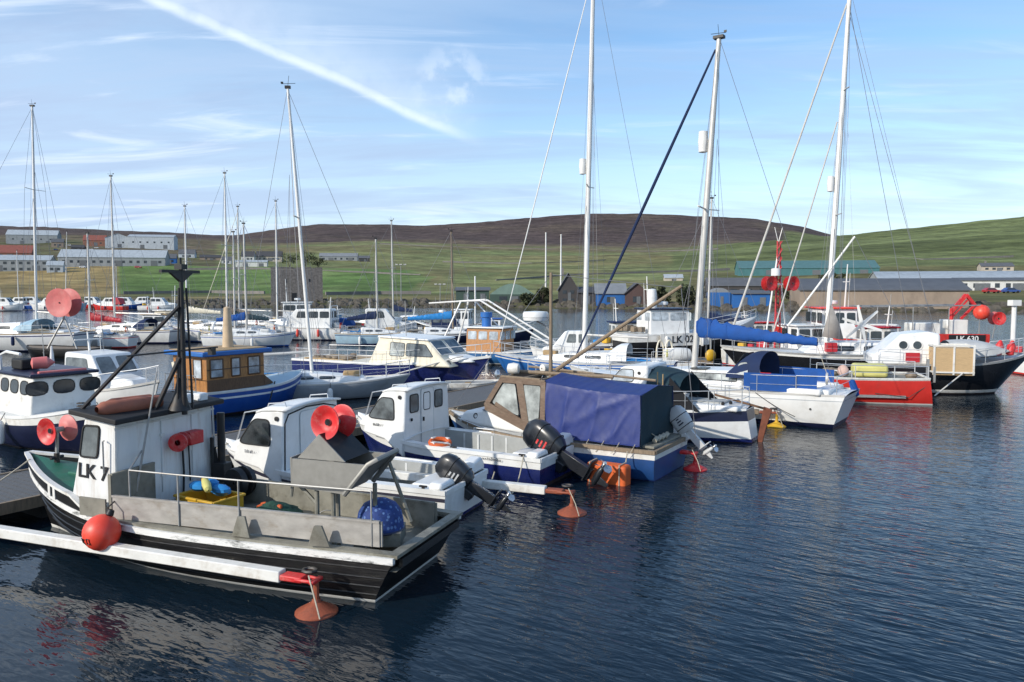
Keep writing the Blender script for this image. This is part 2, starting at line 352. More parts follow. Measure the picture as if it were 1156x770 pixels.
# ---------------------------------------------------------------- hull builder
class Hull:
    """origin at the stern's centre on the waterline; x forward, y to port, z up"""
    def __init__(s, root, L, B, zs, mats, bands, draft=.35, tw=.85, rake=.5, trake=.0, full=6.0, bowp=2.2, name='hull', nst=18, tmax=.45, bowfull=1.25, x0=0.0):
        s.root, s.L, s.B, s.zs_, s.tw, s.rake, s.trake, s.p, s.tmax = root, L, B, zs, tw, rake, trake, bowp, tmax
        s.draft, s.full, s.bf, s.x0 = draft, full, bowfull, x0
        m = MB(); st = [i / nst for i in range(nst + 1)]
        # bands: list of (kind, value, material index) from the keel up; kind 'z' absolute, 'f' fraction of the sheer height
        def levels(t):
            zk = s.zk(t); zt = s.z(t); lv = [zk, zk * .6, zk * .25]; idx = [bands[0][2]] * 2
            for kind, v, mi in bands:
                q = v if kind == 'z' else zt * v
                lv.append(max(q, lv[-1] + .002)); idx.append(mi)
            return lv, idx
        rows = []
        for t in st:
            lv, idx = levels(t); rows.append([s.pt(t, z) for z in lv])
        for side in (1, -1):
            rr = [[(x, y * side, z) for x, y, z in r] for r in rows]
            for i in range(nst):
                for j in range(len(rr[0]) - 1):
                    m.add([rr[i][j], rr[i][j + 1], rr[i + 1][j + 1], rr[i + 1][j]], [(0, 1, 2, 3)], idx[j])
        r0 = rows[0]
        for j in range(len(r0) - 1):
            a, b = r0[j], r0[j + 1]
            m.add([a, b, (b[0], -b[1], b[2]), (a[0], -a[1], a[2])], [(0, 1, 2, 3)], idx[j])
        o = m.build(name, mats, root, sharp=50)
        b = bmesh.new(); b.from_mesh(o.data); bmesh.ops.remove_doubles(b, verts=b.verts, dist=.001); bmesh.ops.recalc_face_normals(b, faces=b.faces); b.to_mesh(o.data); b.free()
        o.data.set_sharp_from_angle(angle=R(40))
        s.obj = o
    def zk(s, t): return -s.draft * (1 - .75 * t ** 4)
    def z(s, t):
        a, b, c = s.zs_[2], s.zs_[1], s.zs_[0]
        if t < .45: q = 1 - t / .45; return b + (a - b) * q * q
        q = (t - .45) / .55; return b + (c - b) * q * q
    def hb(s, t):
        B = s.B / 2
        if t < s.tmax: return B * (s.tw + (1 - s.tw) * math.sin(t / s.tmax * pi / 2))
        return max(B * (1 - ((t - s.tmax) / (1 - s.tmax)) ** s.p), .015)
    def pt(s, t, z):
        zk, zt = s.zk(t), s.z(t); q = min(max((z - zk) / (zt - zk), 0), 1.2)
        e = s.full + (s.bf - s.full) * t ** 1.6
        y = s.hb(t) * (1 - max(1 - q, 0) ** e)
        x = s.x0 + s.L * t - s.rake * (1 - min(q, 1.05)) * t ** 5 - s.trake * (q - .3) * (1 - t) ** 6
        return (x, y, z)
    def sheer(s, t, side=1, inset=0.0, dz=0.0):
        x, y, z = s.pt(t, s.z(t)); return (x - (inset if t > .97 else 0), max(y - inset, .004) * side, z + dz)
    def t_at(s, x): return min(max((x - s.x0) / s.L, 0), 1)
    def y_at(s, x, z): return s.pt(s.t_at(x), z)[1]
    def rail(s, name, m, w=.05, h=.06, dz=0.0, out=.02, t0=0.0, t1=1.0, transom=False):
        mb = MB()
        for side in (1, -1):
            rows = []
            for i in range(25):
                t = t0 + (t1 - t0) * i / 24; x, y, z = s.pt(t, s.z(t)); y += out; z += dz
                if t > .995: x += out * .6; y = .012
                y0 = max(y - w, .003)
                rows.append([(x, y * side, z - h / 2), (x, y * side, z + h / 2), (x, y0 * side, z + h / 2), (x, y0 * side, z - h / 2)])
            mb.grid(rows, close=True)
            mb.add(rows[0], [(0, 1, 2, 3)]); mb.add(rows[-1], [(3, 2, 1, 0)])
        if transom:
            x, y, z = s.pt(0, s.z(0)); mb.box((x + w * .2, 0, z + dz), (w, 2 * y, h))
        return mb.build(name, m, s.root)
    def stripe(s, name, m, f0, f1, t0=0, t1=1, off=.006):
        mb = MB()
        for side in (1, -1):
            rows = []
            for i in range(25):
                t = t0 + (t1 - t0) * i / 24; zt = s.z(t); a = s.pt(t, zt * f0); b = s.pt(t, zt * f1)
                rows.append([(a[0], (a[1] + off) * side, a[2]), (b[0], (b[1] + off) * side, b[2])])
            mb.grid(rows)
        return mb.build(name, m, s.root)
    def deck(s, name, m, t0=0, t1=1, drop=.02, camber=.04, inset=.01):
        rows = []
        for i in range(21):
            t = t0 + (t1 - t0) * i / 20; x, y, z = s.sheer(t, 1, inset)
            rows.append([(x, y * k, z - drop + camber * (1 - k * k)) for k in (-1, -.6, -.2, .2, .6, 1)])
        return MB().grid(rows).build(name, m, s.root)
    def cockpit(s, t0, t1, side, floor, m_deck, m_in, m_floor, drop=.0, name='cockpit'):
        """side decks of width `side`, inner walls down to `floor`"""
        for sg in (1, -1):
            mb = MB(); a = []; w = []
            for i in range(15):
                t = t0 + (t1 - t0) * i / 14; x, y, z = s.sheer(t, 1, .008); z -= drop
                yi = max(y - side, .02); a.append([(x, sg * y, z), (x, sg * yi, z + .004)]); w.append([(x, sg * yi, z + .004), (x, sg * yi, floor)])
            mb.grid(a, 0); mb.grid(w, 1); mb.build('side_deck', [m_deck, m_in], s.root)
        mb = MB(); rows = []
        for i in range(9):
            t = t0 + (t1 - t0) * i / 8; x, y, z = s.sheer(t, 1, .008); yi = max(y - side, .02)
            rows.append([(x, yi, floor), (x, -yi, floor)])
        mb.grid(rows, 0)
        for t, r in ((t0, rows[0]), (t1, rows[-1])):
            z = s.z(t) - drop
            mb.add([r[0], r[1], (r[1][0], r[1][1], z), (r[0][0], r[0][1], z)], [(0, 1, 2, 3)], 1)
        return mb.build('cockpit_floor', [m_floor, m_in], s.root)

def cabin(root, name, prof, wl, wu, m, bevel=.03, zl=None, zu=None, cx=0.0, fwd=0.0):
    """prof: (x, z) outline; width goes from wl at the lowest z to wu at the highest; fwd narrows per metre forward"""
    zl = min(p[1] for p in prof) if zl is None else zl; zu = max(p[1] for p in prof) if zu is None else zu
    x0 = min(p[0] for p in prof)
    def W(x, z): return max((wl + (wu - wl) * (z - zl) / max(zu - zl, .01)) / 2 - fwd * (x - x0), .05)
    k = len(prof); vs = [(x, W(x, z) + cx, z) for x, z in prof] + [(x, -W(x, z) + cx, z) for x, z in prof]
    fs = [tuple(range(k)), tuple(range(k, 2 * k))[::-1]] + [(i, (i + 1) % k, k + (i + 1) % k, k + i) for i in range(k)]
    o = MB().add(vs, fs).build(name, m, root, bevel=bevel)
    return o, W
def side_window(root, W, poly, side=1, cx=0.0, **k):
    pts = [(x, W(x, z) * side + cx, z) for x, z in poly]
    a, b, c = (Vector(p) for p in pts[:3]); n = (b - a).cross(c - b).normalized()
    if n.y * side < 0: n = -n
    return window(root, pts, n, **k)

# ---------------------------------------------------------------- fittings
def rails(root, name, pts, h, r=.014, posts=True, mid=True, m=None, lean=0.0):
    mb = MB(); top = [Vector(p) + Vector((0, 0, h)) for p in pts]
    mb.tube(top, r, 6)
    if mid: mb.tube([Vector(p) + Vector((0, 0, h * .52)) for p in pts], r * .6, 5)
    if posts:
        for p, q in zip(pts, top): mb.tube([p, q], r, 5)
    return mb.build(name, m or railsteel, root)
def outboard(root, base, tilt, scale=1.0, m=None, skeg=None, yaw=0.0, stripe=None):
    """clamped at base on the transom; the leg swings aft and up by tilt degrees"""
    M0 = Matrix.Translation(Vector(base)) @ Matrix.Rotation(R(yaw), 4, 'Z') @ Matrix.Rotation(R(tilt), 4, 'Y') @ Matrix.Scale(scale, 4)
    def T(mb): mb.v = [tuple(M0 @ Vector(v)) for v in mb.v]; return mb
    m = m or motorblack
    leg = MB(); leg.prism([(-.04, -.05, .10), (-.24, -.05, .10), (-.30, -.05, -.55), (-.10, -.05, -.55)], (0, .1, 0))
    leg.box((-.26, 0, -.50), (.38, .20, .03)); leg.lathe([(.0, .16), (.045, .10), (.055, 0), (.05, -.16), (.03, -.2)], (-.22, 0, -.66), (1, 0, 0), 10)
    leg.prism([(-.12, -.012, -.6), (-.30, -.012, -.6), (-.26, -.012, -.88), (-.2, -.012, -.88)], (0, .024, 0))
    leg.box((-.0, 0, .02), (.16, .22, .30))
    o = T(leg).build('outboard_motor', m, root, bevel=.012)
    cw = MB(); rows = []
    for z, w, l, cx in ((.06, .11, .19, -.13), (.14, .145, .24, -.14), (.36, .155, .265, -.155), (.58, .15, .26, -.165), (.72, .125, .22, -.16), (.79, .08, .14, -.15), (.80, .02, .05, -.15)):
        rows.append([(cx + l * math.copysign(abs(math.cos(a)) ** .6, math.cos(a)), w * math.copysign(abs(math.sin(a)) ** .6, math.sin(a)), z) for a in [2 * pi * i / 16 for i in range(16)]])
    cw.grid(rows, close=True); cw.add(rows[-1], [tuple(range(16))]); cw.add(rows[0], [tuple(range(16))[::-1]])
    T(cw).build('cowling', skeg or m, o)
    if stripe:
        sb = MB()
        for sg in (1, -1):
            for q in range(3): sb.box((-.16 + .008 * q, sg * .157, .30 + q * .075), (.16 - .04 * q, .008, .032))
        build_split(T(sb), 'cowling_mark', stripe, o)
    rb = MB()
    for z, l, w in ((.20, .255, .152), (.50, .27, .158)): rb.tube([(-.155 + l * math.copysign(abs(math.cos(a)) ** .6, math.cos(a)), w * math.copysign(abs(math.sin(a)) ** .6, math.sin(a)), z) for a in [2 * pi * i / 16 for i in range(16)]], .010, 4, closed=True)
    build_split(T(rb), 'cowling_seam', rubber, o)
    pr = MB(); pr.lathe([(.035, 0), (.035, -.1), (.01, -.13)], (-.42, 0, -.66), (1, 0, 0), 10)
    for q in range(3):
        a = 2 * pi * q / 3 + .5; ca, sa = math.cos(a), math.sin(a)
        def B(rr, tt, xx): return (-.47 + xx, rr * ca - tt * sa, -.66 + rr * sa + tt * ca)
        pr.add([B(.03, -.03, -.03), B(.09, -.075, -.035), B(.15, -.03, 0), B(.15, .04, .03), B(.08, .07, .035), B(.03, .03, .03)], [(0, 1, 2, 3, 4, 5)])
    T(pr).build('propeller', chrome, o)
    return o
def hauler(root, c, axis, r=.25, gap=.16, m=None, m2=None, post=None):
    ax = Vector(axis).normalized(); c = Vector(c)
    o = MB().lathe([(.05, -gap / 2 - .05), (.05, gap / 2 + .05)], c, ax, 12).build('net_hauler', galv, root)
    if post: MB().tube([c, Vector(post)], .03, 8).build('hauler_post', galv, o)
    for s_, mm in ((1, m or redplastic), (-1, m2 or m or redplastic)):
        q = [(.05, .02), (r * .45, .02), (r * .62, .05), (r * .92, .115), (r, .12), (r, .135), (r * .9, .13), (r * .6, .07), (r * .42, .04), (.05, .04)]
        MB().lathe([(a, b * s_) for a, b in q], c + ax * s_ * (gap / 2 - .02), ax, 26).build('hauler_disc', mm, o)
    return o
def rope_line(root, name, a, b, sag, r=.012, m=None, n=10):
    a, b = Vector(a), Vector(b)
    return MB().tube([a.lerp(b, i / n) - Vector((0, 0, sag * 4 * (i / n) * (1 - i / n))) for i in range(n + 1)], r, 5).build(name, m or rope, root)
def squiggle(root, name, o, u, v, w, h, m, n=9, seed=1):
    rnd = random.Random(seed); u, v = Vector(u).normalized(), Vector(v).normalized(); nn = u.cross(v); mb = MB(); x = 0
    while x < w:
        ww = rnd.uniform(.35, .8) * h; hh = h * rnd.uniform(.55, 1)
        p = Vector(o) + u * x
        mb.tube([p, p + v * hh, p + u * ww * .6 + v * hh * rnd.uniform(.2, .8), p + u * ww * .6], h * .09, 4); x += ww + h * .22
    return mb.build(name, m, root)

def rig(root, x, z0, top, r=.07, m=None, fore=None, aft=None, beam=1.2, spread=(.55,), jib=None, boom=None, cover=None, boomm=None, lean=0.0, radar=None, wires=True, wr=.008, lower=True, gear=True, spw=.8):
    """mast with its rigging: everything hangs on the boat"""
    m = m or mastwhite; tl = Vector((x - lean, 0, top))
    o = MB().tube([(x, 0, z0), (x - lean * .5, 0, (z0 + top) / 2), tl], [r, r, r * .72], 10).build('mast', m, root)
    if wires:
        w = MB(); ws = wr
        if fore and not jib: w.tube([tl - Vector((0, 0, .1)), fore], ws, 4)
        if aft: w.tube([tl, aft], ws, 4)
        for k, f in enumerate(spread):
            zz = z0 + (top - z0) * f; xx = x - lean * f; sw = spw * (1 - .2 * k)
            for sg in (1, -1):
                w.tube([tl, (xx - .1, sg * sw, zz + .02), (x - .15, sg * beam, z0 - .1)], ws, 4)
                if lower: w.tube([(xx, 0, zz - .15), (x + .35, sg * beam * .97, z0 - .1)], ws, 4)
        for q, (dx, dy) in enumerate(((.30, .10), (.18, -.16), (-.28, .06))): w.tube([tl + Vector((0, 0, -.15 * q)), (x - lean * .5 + dx * .7, dy * .8 + .03, (z0 + top) / 2), (x + dx * 1.6, dy * 1.6, z0 + .1)], ws * .7, 4)
        for sg in (1, -1): w.tube([tl - Vector((0, 0, (top - z0) * .3)), (x - 1.0, sg * beam * .95, z0 - .1)], ws * .8, 4)
        build_split(w, 'stay', wire, root)
    for k, f in enumerate(spread):
        zz = z0 + (top - z0) * f; xx = x - lean * f; sw = spw * (1 - .2 * k); sp = MB()
        for sg in (1, -1): sp.bar((xx, sg * r * .8, zz), (xx - .1, sg * sw, zz + .03), .07, .03)
        build_split(sp, 'spreader', mastgrey, o)
    if gear:
        g = MB(); g.tube([tl, tl + Vector((.05, 0, .45))], .008, 4); g.tube([tl + Vector((-.25, 0, .12)), tl + Vector((.3, 0, .16))], .01, 4); g.box(tl + Vector((-.22, 0, .17)), (.1, .02, .07)); g.box(tl, (r * 3.2, r * 2, .1))
        g.build('masthead_gear', darksteel, o)
    if jib:
        a = Vector(jib[0]); b = Vector(jib[1]); n = 12
        MB().tube([a.lerp(b, i / n) for i in range(n + 1)], [jib[3] * (.35 + .65 * math.sin(pi * min(1, .12 + .8 * (1 - i / n)))) for i in range(n + 1)], 8).build('furled_jib', jib[2], root)
    if boom:
        a, b = Vector(boom[0]), Vector(boom[1]); MB().tube([a, b], .055, 8).build('boom', boomm or mastgrey, root)
        if cover:
            rows = []; n = 30
            for i in range(n + 1):
                t = i / n; p = a.lerp(b, t); hh = cover[1] * (1 - t) ** 1.3 + cover[2]; wv = .085 + .05 * (1 - t); rows.append([])
                for j in range(12):
                    q = 2 * pi * j / 12; wob = 1 + .30 * noise.noise(Vector((i * .7, j * .6, 3))) + .10 * noise.noise(Vector((i * 2.1, j * 1.3, 6)))
                    rows[-1].append((p.x, p.y + math.sin(q) * wv * wob, p.z - .12 - .04 * abs(math.sin(i * 1.1)) + (hh + .12) * (.5 + .5 * math.cos(q)) * (1 if math.cos(q) < .2 else wob)))
            mb = MB().grid(rows, close=True); mb.add(rows[0], [tuple(range(12))]); mb.add(rows[-1], [tuple(range(12))[::-1]])
            mb.build('sail_cover', cover[0], root)
    if radar:
        MB().lathe([(.01, -.40), (.16, -.36), (.17, -.12), (.185, 0), (.17, .12), (.16, .36), (.01, .40)], (x + .30 - lean * (radar - z0) / (top - z0), 0, radar), (0, 0, 1), 14).build('radar_reflector', mastwhite, o)
    return o
# ================================================================ water
def build_water():
    m = bpy.data.materials.new('harbour_water'); m.use_nodes = True; nt = m.node_tree; N = nt.nodes; L = nt.links; p = N['Principled BSDF']
    p.inputs['Base Color'].default_value = (.005, .013, .022, 1); p.inputs['Roughness'].default_value = .05; p.inputs['IOR'].default_value = 1.333
    tc = N.new('ShaderNodeTexCoord')
    def noise_(sc, rot, st, det, w=0):
        mp = N.new('ShaderNodeMapping'); L.new(tc.outputs['Object'], mp.inputs[0]); mp.vector_type = 'TEXTURE'; mp.inputs['Rotation'].default_value = (0, 0, R(rot)); mp.inputs['Scale'].default_value = st
        n = N.new('ShaderNodeTexNoise'); L.new(mp.outputs[0], n.inputs['Vector']); n.inputs['Scale'].default_value = sc; n.inputs['Detail'].default_value = det; n.inputs['Roughness'].default_value = .5; n.inputs['Distortion'].default_value = w
        return n.outputs['Fac']
    def bump(h, st, dist, prev=None):
        b = N.new('ShaderNodeBump'); b.inputs['Distance'].default_value = dist
        if isinstance(st, float): b.inputs['Strength'].default_value = st
        else: L.new(st, b.inputs['Strength'])
        L.new(h, b.inputs['Height'])
        if prev: L.new(prev, b.inputs['Normal'])
        return b.outputs[0]
    # broad patches where the breeze ruffles the surface more or less
    pt = noise_(.10, -20, (2.2, 1, 1), 3, .6)
    mr = N.new('ShaderNodeMapRange'); L.new(pt, mr.inputs[0]); mr.inputs[1].default_value = .34; mr.inputs[2].default_value = .66; mr.inputs[3].default_value = .30; mr.inputs[4].default_value = 1.0
    b = bump(noise_(.6, -25, (1.5, 1, 1), 2), .45, .05)
    b = bump(noise_(2.6, -38, (2.2, 1, 1), 2, .35), mr.outputs[0], .036, b)
    b = bump(noise_(8.5, -33, (3.2, 1, 1), 2, .3), mr.outputs[0], .027, b)
    L.new(b, p.inputs['Normal'])
    s = 9000
    o = MB().add([(-s, -300, 0), (s, -300, 0), (s, s, 0), (-s, s, 0)], [(0, 1, 2, 3)]).build('water', m)
    tag(o, 'dark blue rippled harbour water', 'water', kind='structure')
build_water()

# ================================================================ land
def lerp_tab(t, x):
    if x <= t[0][0]: return t[0][1]
    for (a, p), (b, q) in zip(t, t[1:]):
        if x <= b: f = (x - a) / (b - a); return p + (q - p) * f
    return t[-1][1]
SHORE = [(-600, 178), (500, 178), (700, 165), (850, 150), (1000, 142), (1156, 138), (1900, 130)]
KN = [(25, [(0, 337), (480, 338), (650, 340), (900, 340), (1156, 338)]),
      (70, [(0, 334), (480, 334), (650, 337), (800, 335), (900, 333), (1156, 330)]),
      (130, [(0, 327), (150, 331), (480, 330), (650, 331), (800, 328), (900, 325), (1000, 322), (1156, 318)]),
      (300, [(0, 304), (150, 302), (300, 303), (480, 308), (650, 311), (800, 309), (900, 305), (1000, 303), (1156, 303)]),
      (600, [(0, 281), (150, 281), (300, 287), (430, 288), (560, 292), (650, 292), (800, 289), (900, 284), (1000, 279), (1156, 270), (1500, 262)]),
      (1000, [(0, 267), (150, 268), (230, 273), (300, 277), (430, 272), (520, 276), (650, 279), (740, 282), (830, 276), (900, 270), (960, 265), (1000, 261), (1050, 256), (1100, 250), (1156, 243.5), (1500, 230)]),
      (1500, [(0, 268), (200, 268), (300, 274), (430, 276), (650, 277), (740, 276), (830, 272), (900, 274), (1000, 270), (1100, 262), (1156, 258), (1500, 250)]),
      (2300, [(-400, 252), (0, 255), (60, 257), (130, 261), (180, 262), (240, 266), (275, 266), (310, 260), (360, 254), (420, 254), (480, 255), (540, 252), (600, 246), (640, 243), (680, 242), (740, 243), (800, 245), (850, 248), (900, 256), (940, 266), (1000, 272), (1500, 275)]),
      (3000, [(-400, 270), (1500, 275)])]
def land_z(px, d):
    s = lerp_tab(SHORE, px); o = d - s
    if o <= 6: return -1.0 + 2.4 * max(o + 4, 0) / 10 if o > -4 else -1.0
    prev = (6, 325 - FPX * (1.4 - CAM_H) / (s + 6))
    for off, tab in KN:
        py = lerp_tab(tab, px)
        if o <= off:
            f = (o - prev[0]) / (off - prev[0]); q = prev[1] + (py - prev[1]) * f; return CAM_H + (325 - q) / FPX * d
        prev = (off, py)
    return CAM_H + (325 - prev[1]) / FPX * d
def ground(px, py):
    """where the sight line through a pixel meets the land"""
    s = lerp_tab(SHORE, px); d = s + 3
    while d < 3000:
        z = land_z(px, d)
        if 325 - (z - CAM_H) / d * FPX <= py: break
        d *= 1.004
    return Vector(((px - 578) / FPX * d, d, land_z(px, d))), d
def build_land():
    cols = [-520 + i * 7 for i in range(312)]; rows = []; ds = []
    o = -5.0
    while o < 2850: ds.append(o); o += 3 if o < 30 else (8 if o < 140 else (18 if o < 700 else 42))
    me_v = []; colr = []
    HE = Vector((.052, .038, .034)); HB = Vector((.092, .072, .045)); GO = Vector((.100, .116, .046)); GB = Vector((.066, .106, .030)); ST = Vector((.21, .15, .065)); SH = Vector((.05, .043, .03)); DG = Vector((.06, .07, .025)); OB = Vector((.12, .098, .045))
    for o in ds:
        for c in cols:
            s = lerp_tab(SHORE, c); d = s + o; z = land_z(c, d); x = (c - 578) / FPX * d
            n1 = noise.fractal(Vector((x * .006, d * .0035, 0)), 1, 2, 5); n2 = noise.fractal(Vector((x * .03, d * .012, 7)), 1, 2, 4); n3 = noise.fractal(Vector((x * .0016, d * .010, 3)), 1, 2, 4)
            if o > 20: z += n2 * min(o * .0022, 1.6) + n1 * min(o * .002, 3)
            me_v.append((x, d, z))
            if o < 14: k = SH.lerp(DG, .3 + .4 * n2)
            elif o < 118:
                k = DG.lerp(OB, min(max(.5 + n2 * .9, 0), 1))
                if c < 135 and o > 50: k = ST.lerp(OB, min(max(.35 + n2, 0), 1))
                if 140 < c < 480 and o > 70: k = k.lerp(DG, .6)
            elif o < 330:
                k = GO.lerp(OB, min(max(.3 + n2, 0), 1))
                if c < 135: k = ST.lerp(OB, min(max(.4 + n2, 0), 1))
                elif c < 470 + 30 * n2: k = GB.lerp(GO, min(max(.1 + n2 * .6, 0), 1))
                elif c > 780: k = OB.lerp(DG, .5 + .4 * n2)
            elif o < 1150:
                k = GO.lerp(OB, min(max(.32 + n1 * .8 + n3 * .55, 0), 1))
                if c > 760: k = GO.lerp(DG, min(max(.30 + n3 * 1.0 + n1 * .5, 0), 1))
                if c < 250: k = Vector((.085, .066, .042)).lerp(DG, min(max(.35 + .6 * n1 + .5 * n2, 0), 1))
                f = min(max((o - 760) / 300 + n3 * .8 + n1 * .4, 0), 1) * (1 if c < 760 else max(0, 1 - (c - 760) / 60))
                k = k.lerp(HB, f * .8)
            else:
                f = min(max((o - 1150) / 500 + n3 * .7, 0), 1); k = HB.lerp(HE, f)
                if c > 880 and o < 2000: k = GO.lerp(DG, .4)
                k = k.lerp(HB, max(0, n1 * .5))
            colr.append((*k, 1))
    nc = len(cols); fs = [(i * nc + j, i * nc + j + 1, (i + 1) * nc + j + 1, (i + 1) * nc + j) for i in range(len(ds) - 1) for j in range(nc - 1)]
    me = bpy.data.meshes.new('hills'); me.from_pydata(me_v, [], fs); me.update()
    at = me.color_attributes.new('cover', 'FLOAT_COLOR', 'POINT'); at.data.foreach_set('color', [v for c in colr for v in c])
    me.polygons.foreach_set('use_smooth', [True] * len(me.polygons))
    m = bpy.data.materials.new('moor_and_pasture'); m.use_nodes = True; nt = m.node_tree; N = nt.nodes; L = nt.links; p = N['Principled BSDF']; p.inputs['Roughness'].default_value = .95; p.inputs['Specular IOR Level'].default_value = .1
    a = N.new('ShaderNodeVertexColor'); a.layer_name = 'cover'; tc = N.new('ShaderNodeTexCoord'); out = a.outputs[0]
    for sc, st, lo, hi in ((.006, (1, 2.5, 4), .75, 1.25), (.020, (1, 2.2, 3), .55, 1.50), (.05, (1, .3, 6), .7, 1.3), (.11, (1, .8, 2), .72, 1.28), (.7, (1, 1, 1), .75, 1.25)):
        mp = N.new('ShaderNodeMapping'); L.new(tc.outputs['Object'], mp.inputs[0]); mp.inputs['Scale'].default_value = st
        n = N.new('ShaderNodeTexNoise'); L.new(mp.outputs[0], n.inputs['Vector']); n.inputs['Scale'].default_value = sc; n.inputs['Detail'].default_value = 7; n.inputs['Roughness'].default_value = .65
        r = N.new('ShaderNodeMapRange'); L.new(n.outputs['Fac'], r.inputs[0]); r.inputs[1].default_value = .3; r.inputs[2].default_value = .7; r.inputs[3].default_value = lo; r.inputs[4].default_value = hi
        x = N.new('ShaderNodeVectorMath'); x.operation = 'SCALE'; L.new(out, x.inputs[0]); L.new(r.outputs[0], x.inputs['Scale']); out = x.outputs[0]
    bb = N.new('ShaderNodeVectorMath'); bb.operation = 'SCALE'; L.new(out, bb.inputs[0]); bb.inputs['Scale'].default_value = 1.5; out = bb.outputs[0]
    L.new(out, p.inputs['Base Color']); me.materials.append(m)
    ob = bpy.data.objects.new('hills', me); COL.objects.link(ob); tag(ob, 'low green pasture and brown heather hills beyond the harbour', 'hills', kind='structure')
build_land()

rockm = mat('shore_rock', (.085, .075, .06), .9, var=.5, scale=.5)
def rocks():
    mb = MB(); rnd = random.Random(3)
    for i in range(1500):
        px = rnd.uniform(-150, 1300); s = lerp_tab(SHORE, px); d = s + rnd.gauss(3, 3.0); x = (px - 578) / FPX * d; z = land_z(px, d); r = rnd.uniform(.3, 1.1)
        v = []
        for a in range(3):
            for b in range(6):
                q = 2 * pi * b / 6; rr = r * (1, .8, .3)[a] * rnd.uniform(.7, 1.2); v.append((x + rr * math.cos(q) * 1.3, d + rr * math.sin(q), z - .3 + a * r * .45))
        mb.add(v, [(a * 6 + b, a * 6 + (b + 1) % 6, a * 6 + 6 + (b + 1) % 6, a * 6 + 6 + b) for a in range(2) for b in range(6)] + [tuple(range(12, 18))])
    tag(mb.build('shore_rocks', rockm, sharp=20), 'dark rocks and weed along the far shoreline', 'rocks', kind='stuff')
rocks()

# ================================================================ buildings on the far shore
wall_c = {}
for n, c in dict(grey=(.28, .30, .31), pale=(.46, .50, .53), white=(.62, .62, .60), tan=(.30, .235, .18), dgreen=(.05, .085, .07), blue=(.02, .12, .36), brown=(.09, .055, .05), dark=(.06, .055, .055), stone=(.19, .175, .165), teal=(.06, .17, .18), brick=(.26, .12, .08), cream=(.45, .40, .33)).items():
    wall_c[n] = mat('wall_' + n, c, .8, var=.16, scale=.5, dirt=tuple(q * .55 for q in c), damt=.5, dscale=.35, stretch=(1, 1, .6))
roof_c = {}
for n, c in dict(grey=(.20, .215, .23), light=(.36, .40, .43), dark=(.055, .055, .06), red=(.24, .075, .055), teal=(.075, .165, .17), green=(.16, .24, .20), slate=(.10, .105, .115)).items():
    roof_c[n] = mat('roof_' + n, c, .7, var=.14, scale=.6, dirt=tuple(q * .6 for q in c), damt=.5, dscale=.4)
winm = mat('far_window_glass', (.04, .05, .06), .15, var=.3, scale=.6)
doorm = mat('far_door_paint', (.13, .14, .15), .6, var=.2)
def building(name, label, cat, px0, px1, base, eave, ridge, wall, roof, dep=10, deg=0, win=(0, 0), doors=0, lean=.5, arch=False, chimney=0, doorw=None, gable=False, group=None):
    pm = (px0 + px1) / 2; p, d = ground(pm, base); sc = d / FPX; w = (px1 - px0) * sc; h = (base - eave) * sc; rh = max((eave - ridge) * sc, .05)
    t = thing(name, label, cat, (p.x, p.y, p.z - .3), deg - math.degrees(math.atan((pm - 578) / FPX)) * .5, group); h += .3
    mb = MB().box((0, dep / 2, h / 2 - 1), (w, dep, h + 2))
    if gable: mb.prism([(-w / 2, 0, h), (w / 2, 0, h), (0, 0, h + rh)], (0, dep, 0))
    elif not arch: mb.prism([(-w / 2, 0, h), (-w / 2, dep, h), (-w / 2, dep * lean, h + rh)], (w, 0, 0))
    mb.build('wall', wall_c[wall], t)
    rf = MB(); e = .35; k = .12
    if gable:
        for sg in (1, -1): rf.prism([(sg * (w / 2 + e), -e, h - e * rh / (w / 2)), (0, -e, h + rh), (0, -e, h + rh + k), (sg * (w / 2 + e), -e, h - e * rh / (w / 2) + k)], (0, dep + 2 * e, 0))
    elif arch:
        pr = [(-w / 2 + w * i / 12, 0, h + rh * math.sin(pi * i / 12)) for i in range(13)]; rf.prism(pr, (0, dep, 0))
    else:
        pr = [(-w / 2 - e, -e, h - .05), (-w / 2 - e, dep * lean, h + rh), (-w / 2 - e, dep + e, h - .05), (-w / 2 - e, dep + e, h + k), (-w / 2 - e, dep * lean, h + rh + k * 1.5), (-w / 2 - e, -e, h + k)]
        rf.prism(pr, (w + 2 * e, 0, 0))
    r = rf.build('roof', roof_c[roof], t)
    for i in range(chimney):
        x = -w * .32 + i * w * .64; MB().box((x, dep * lean, h + rh + .5), (.8, .6, 1.6)).build('chimney', wall_c['stone'], r)
    nx, nz = win
    for i in range(nx):
        for j in range(nz):
            x = -w / 2 + w * (i + .5 + (.25 if doors else 0)) / (nx + (.5 if doors else 0)); z = h * (j + .55) / nz
            ww = min(w / nx * .42, 1.8); hh = min(h / nz * .42, 1.6)
            MB().box((x, -.03, z), (ww, .06, hh)).build('window', winm, t)
    for i in range(doors):
        x = -w / 2 + w * (i + .5) / doors + w * .06; ww = doorw or min(w * .16, 4); hh = min(h * .72, 4)
        MB().box((x, -.04, hh / 2 + .1), (ww, .08, hh)).build('door', doorm, t)
    return t
BL = building
BL('warehouse', 'grey warehouse highest on the left hillside', 'warehouse', 14, 65, 276, 266, 260, 'grey', 'light', 18, 0, (5, 1), 2)
BL('warehouse', 'white gabled shed left of the pale blue hillside warehouse', 'warehouse', 123, 149, 280, 269, 264, 'pale', 'light', 22, 6, (2, 1), 1, gable=True)
BL('warehouse', 'pale blue broad warehouse on the left hillside', 'warehouse', 149, 197, 281, 268, 265, 'pale', 'light', 20, 0, (6, 1), 2)
